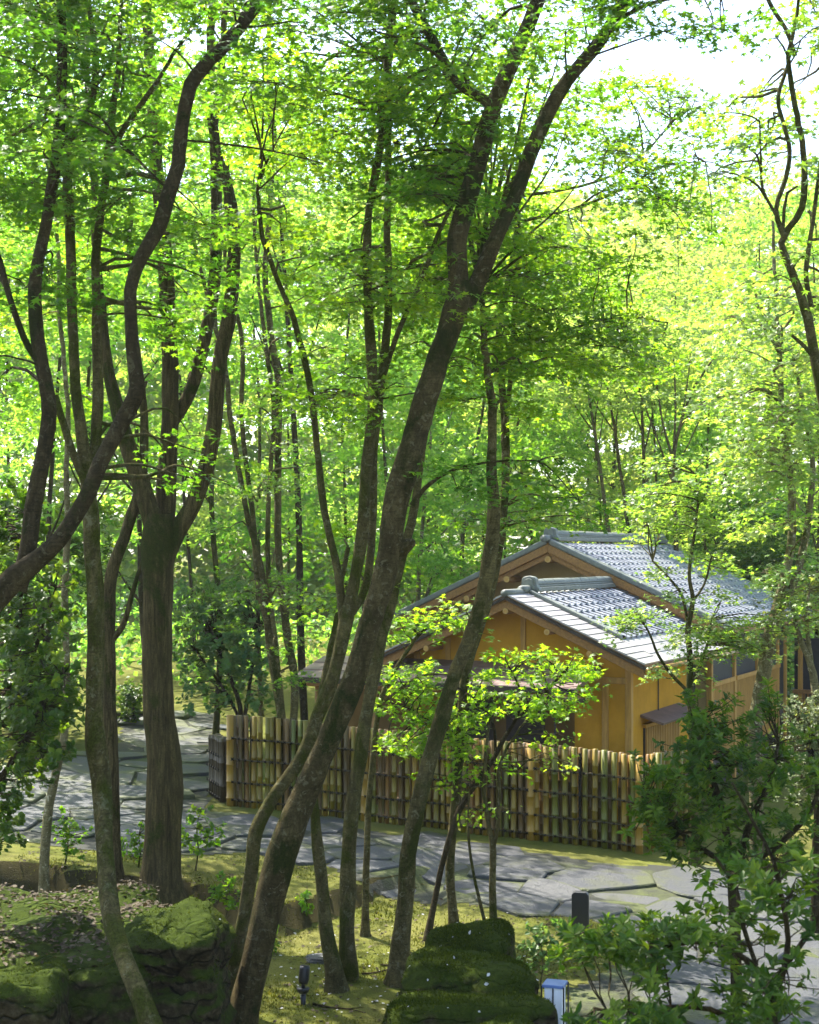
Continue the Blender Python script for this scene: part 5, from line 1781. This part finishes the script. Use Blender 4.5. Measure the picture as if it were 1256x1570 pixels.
for i, f in enumerate(FAR):
    if f[5]:
        far_tree(*f[:8], f[8], f[9], 200 + i)
fan = [L(35, (1035, 840, 8), (1031, 760, 7.5), (1032, 700, 7), (1042, 650, 5), (1062, 600, 4), (1092, 555, 3)), L(35, (1032, 705, 4.5), (1018, 655, 4), (1008, 600, 3), (1000, 540, 2)), L(35, (1033, 695, 4.5), (1035, 620, 3.5), (1032, 550, 2.5)),
       L(35, (1040, 660, 3.5), (1062, 630, 3), (1096, 605, 2)), L(35, (1031, 740, 4), (1014, 690, 3.5), (992, 630, 3), (972, 580, 2)), L(35, (1044, 645, 3.5), (1056, 585, 2.5), (1062, 530, 2)), L(35, (1031, 720, 3), (1050, 690, 2.5), (1074, 640, 2))]
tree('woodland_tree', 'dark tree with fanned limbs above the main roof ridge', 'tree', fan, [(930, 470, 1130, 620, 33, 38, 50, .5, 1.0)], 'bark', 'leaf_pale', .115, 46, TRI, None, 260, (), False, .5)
for k, (a, b, dd, lab) in enumerate(((940, 893, 36, 'slim dark trunk leaning left above the main roof, the farthest left of its row'), (972, 926, 37, 'second slim dark trunk leaning left above the main roof ridge'), (992, 980, 36.5, 'upright slim trunk between the leaning pair and the fanned tree'),
                                      (928, 905, 40, 'very thin far trunk behind the leaning pair above the main roof'), (1010, 1000, 41, 'very thin far trunk just left of the fanned dark tree'), (1082, 1092, 39, 'thin upright trunk right of the fanned dark tree'))):
    q = 6.5 if dd < 38 else 4.5
    tree('woodland_tree', lab, 'tree', [L(dd, (a, 900, q), (a - (a - b) * .3, 790, q * .95), (a - (a - b) * .62, 690, q * .85), (b, 590, q * .6), (b - 8, 520, q * .35)), L(dd, (a - (a - b) * .55, 705, q * .5), (b + 20, 640, q * .4), (b + 30, 580, q * .25)), L(dd, (a - (a - b) * .68, 660, q * .45), (b - 18, 610, q * .35), (b - 40, 560, q * .2))],
         [(b - 80, 470, b + 90, 620, dd - 2, dd + 2, 20, .5, 1.0), (b - 50, 700, b + 60, 860, dd + 1, dd + 3, 7, .4, .8)], 'bark', 'leaf_pale', .115, 46, TRI, None, 270 + k, (), False, .5)
g = np.random.default_rng(77)
k = 0
WOOD = [(-40, 24, 60, 'leafy maple at the extreme left edge behind the curved bough'), (60, 27, 120, 'woodland maple between the upright left stem and the moss streaked maple'),
        (140, 31, 50, 'woodland maple directly behind the moss streaked maple'), (20, 34, 90, 'farther woodland maple behind the upright stem at the left edge'),
        (230, 36, 70, 'woodland maple behind the oak, hidden by its trunk'), (330, 30, -10, 'woodland maple just right of the forked oak limbs'),
        (400, 36, 90, 'woodland maple behind the many stemmed maple'), (470, 29, 30, 'woodland maple in the gap left of the slim crooked maple'),
        (520, 38, 110, 'woodland maple behind the slim crooked maple'), (590, 32, 90, 'woodland maple just left of the leaning trunk'),
        (300, 44, 150, 'far maple seen right of the oak trunk, beyond the nearer one'), (440, 46, 180, 'far maple between the many stemmed and the slim crooked maple'),
        (150, 46, 150, 'far maple left of the oak, deep in the wood'), (560, 50, 210, 'far maple deep in the wood left of the leaning trunk'),
        (660, 46, 230, 'far maple deep in the wood right of the leaning trunk'), (760, 40, 420, 'woodland maple directly above the front wing of the house'),
        (820, 50, 400, 'far maple above the ridge end ornament of the main roof'), 
        (740, 54, 420, 'farthest maple seen between the twin maple stems'), (960, 54, 330, 'far maple behind the leaning slim trunks above the main roof'),
        (925, 47, 420, 'far maple filling the gap behind the leaning slim trunks'), (1010, 50, 400, 'far maple filling the gap left of the fanned dark tree'),
        (1060, 58, 270, 'far maple behind the fanned dark tree'), (1180, 46, 280, 'far maple behind the sunlit pale trunk'),
        (1250, 36, 250, 'woodland maple at the right edge behind the annex'), (1290, 48, 240, 'far maple at the extreme right edge of the wood'),
        (900, 62, 420, 'farthest pale maple above the middle of the main roof'), (1150, 62, 260, 'farthest pale maple beyond the right end of the roof')]
for px, dd, top, lab in WOOD:
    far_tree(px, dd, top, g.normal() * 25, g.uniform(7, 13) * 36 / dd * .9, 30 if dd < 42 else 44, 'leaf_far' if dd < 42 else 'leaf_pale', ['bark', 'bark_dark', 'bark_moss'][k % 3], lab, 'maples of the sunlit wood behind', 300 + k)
    k += 1
# dark evergreens beyond the right end of the roof
for k, (px, dd, top, lab) in enumerate(((1160, 38, 770, 'dark evergreen mass beyond the right end of the main roof'), (60, 30, 760, 'dark evergreen undergrowth tree behind the left edge shrub'))):
    far_tree(px, dd, top, 0, 9, 46, 'leaf_ever', 'bark_dark', lab, None, 350 + k, 'evergreen_tree', 70, 0.0, (.7, 1.2), 40, .15)

# the far wood that closes the view: one mass
g = np.random.default_rng(9)
lb = Bag()
for k in range(820):
    dd = g.uniform(62, 92)
    px = g.uniform(-250, 1500)
    top = 300
    py = top + 600 * g.uniform(0, 1) ** 1.15
    c = at(px, py, dd)
    spray_leaves(lb, None, c, g.uniform(1.6, 3.2), np.array([0, -.25, 1.0]) + g.normal(size=3) * .25, 9, .40, KITE, g.normal(.5, .2), g, False, flat=.6)
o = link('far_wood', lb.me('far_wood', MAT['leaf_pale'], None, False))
tag(o, 'far sunlit wood closing the view behind the house', 'wood', None, 'stuff')
# undergrowth on the floor of the wood
lb = Bag()
for k in range(460):
    dd = g.uniform(30, 60)
    px = g.uniform(-200, 1450)
    if px < 340 and dd < 37: continue
    x = (px - CX) / FPX * dd
    if -4.5 < x < 14 and dd < 44: continue
    z = float(ground(x, dd))
    spray_leaves(lb, None, np.array([x, dd, z + g.uniform(.1, 1.6)]), g.uniform(.6, 1.3), np.array([0, -.2, 1.0]) + g.normal(size=3) * .3, 34, .16, KITE, g.normal(.4, .2), g, False, flat=.7)
o = link('undergrowth', lb.me('undergrowth', MAT['leaf_far'], None, False))
tag(o, 'low leafy undergrowth on the floor of the wood', 'undergrowth', None, 'stuff')
ntri = sum(sum(len(p.vertices) - 2 for p in m.polygons) if len(m.polygons) < 3000 else len(m.loops) - 2 * len(m.polygons) for m in bpy.data.meshes)
print('TRIANGLES', ntri)

# ------------------------------------------------------------------ air
if HAZE:
    m = bpy.data.materials.new('haze')
    m.use_nodes = True
    m.node_tree.nodes.clear()
    out = m.node_tree.nodes.new('ShaderNodeOutputMaterial')
    pv = m.node_tree.nodes.new('ShaderNodeVolumePrincipled')
    pv.inputs['Color'].default_value = (0.9, 0.95, 1.0, 1)
    pv.inputs['Density'].default_value = HAZE
    pv.inputs['Anisotropy'].default_value = 0.35
    m.node_tree.links.new(pv.outputs[0], out.inputs['Volume'])
    hz = MB().box(-420, 420, -80, 920, -2.0, 30).build('haze', m)
    tag(hz, 'thin bright summer haze between the trees', 'haze', None, 'stuff')
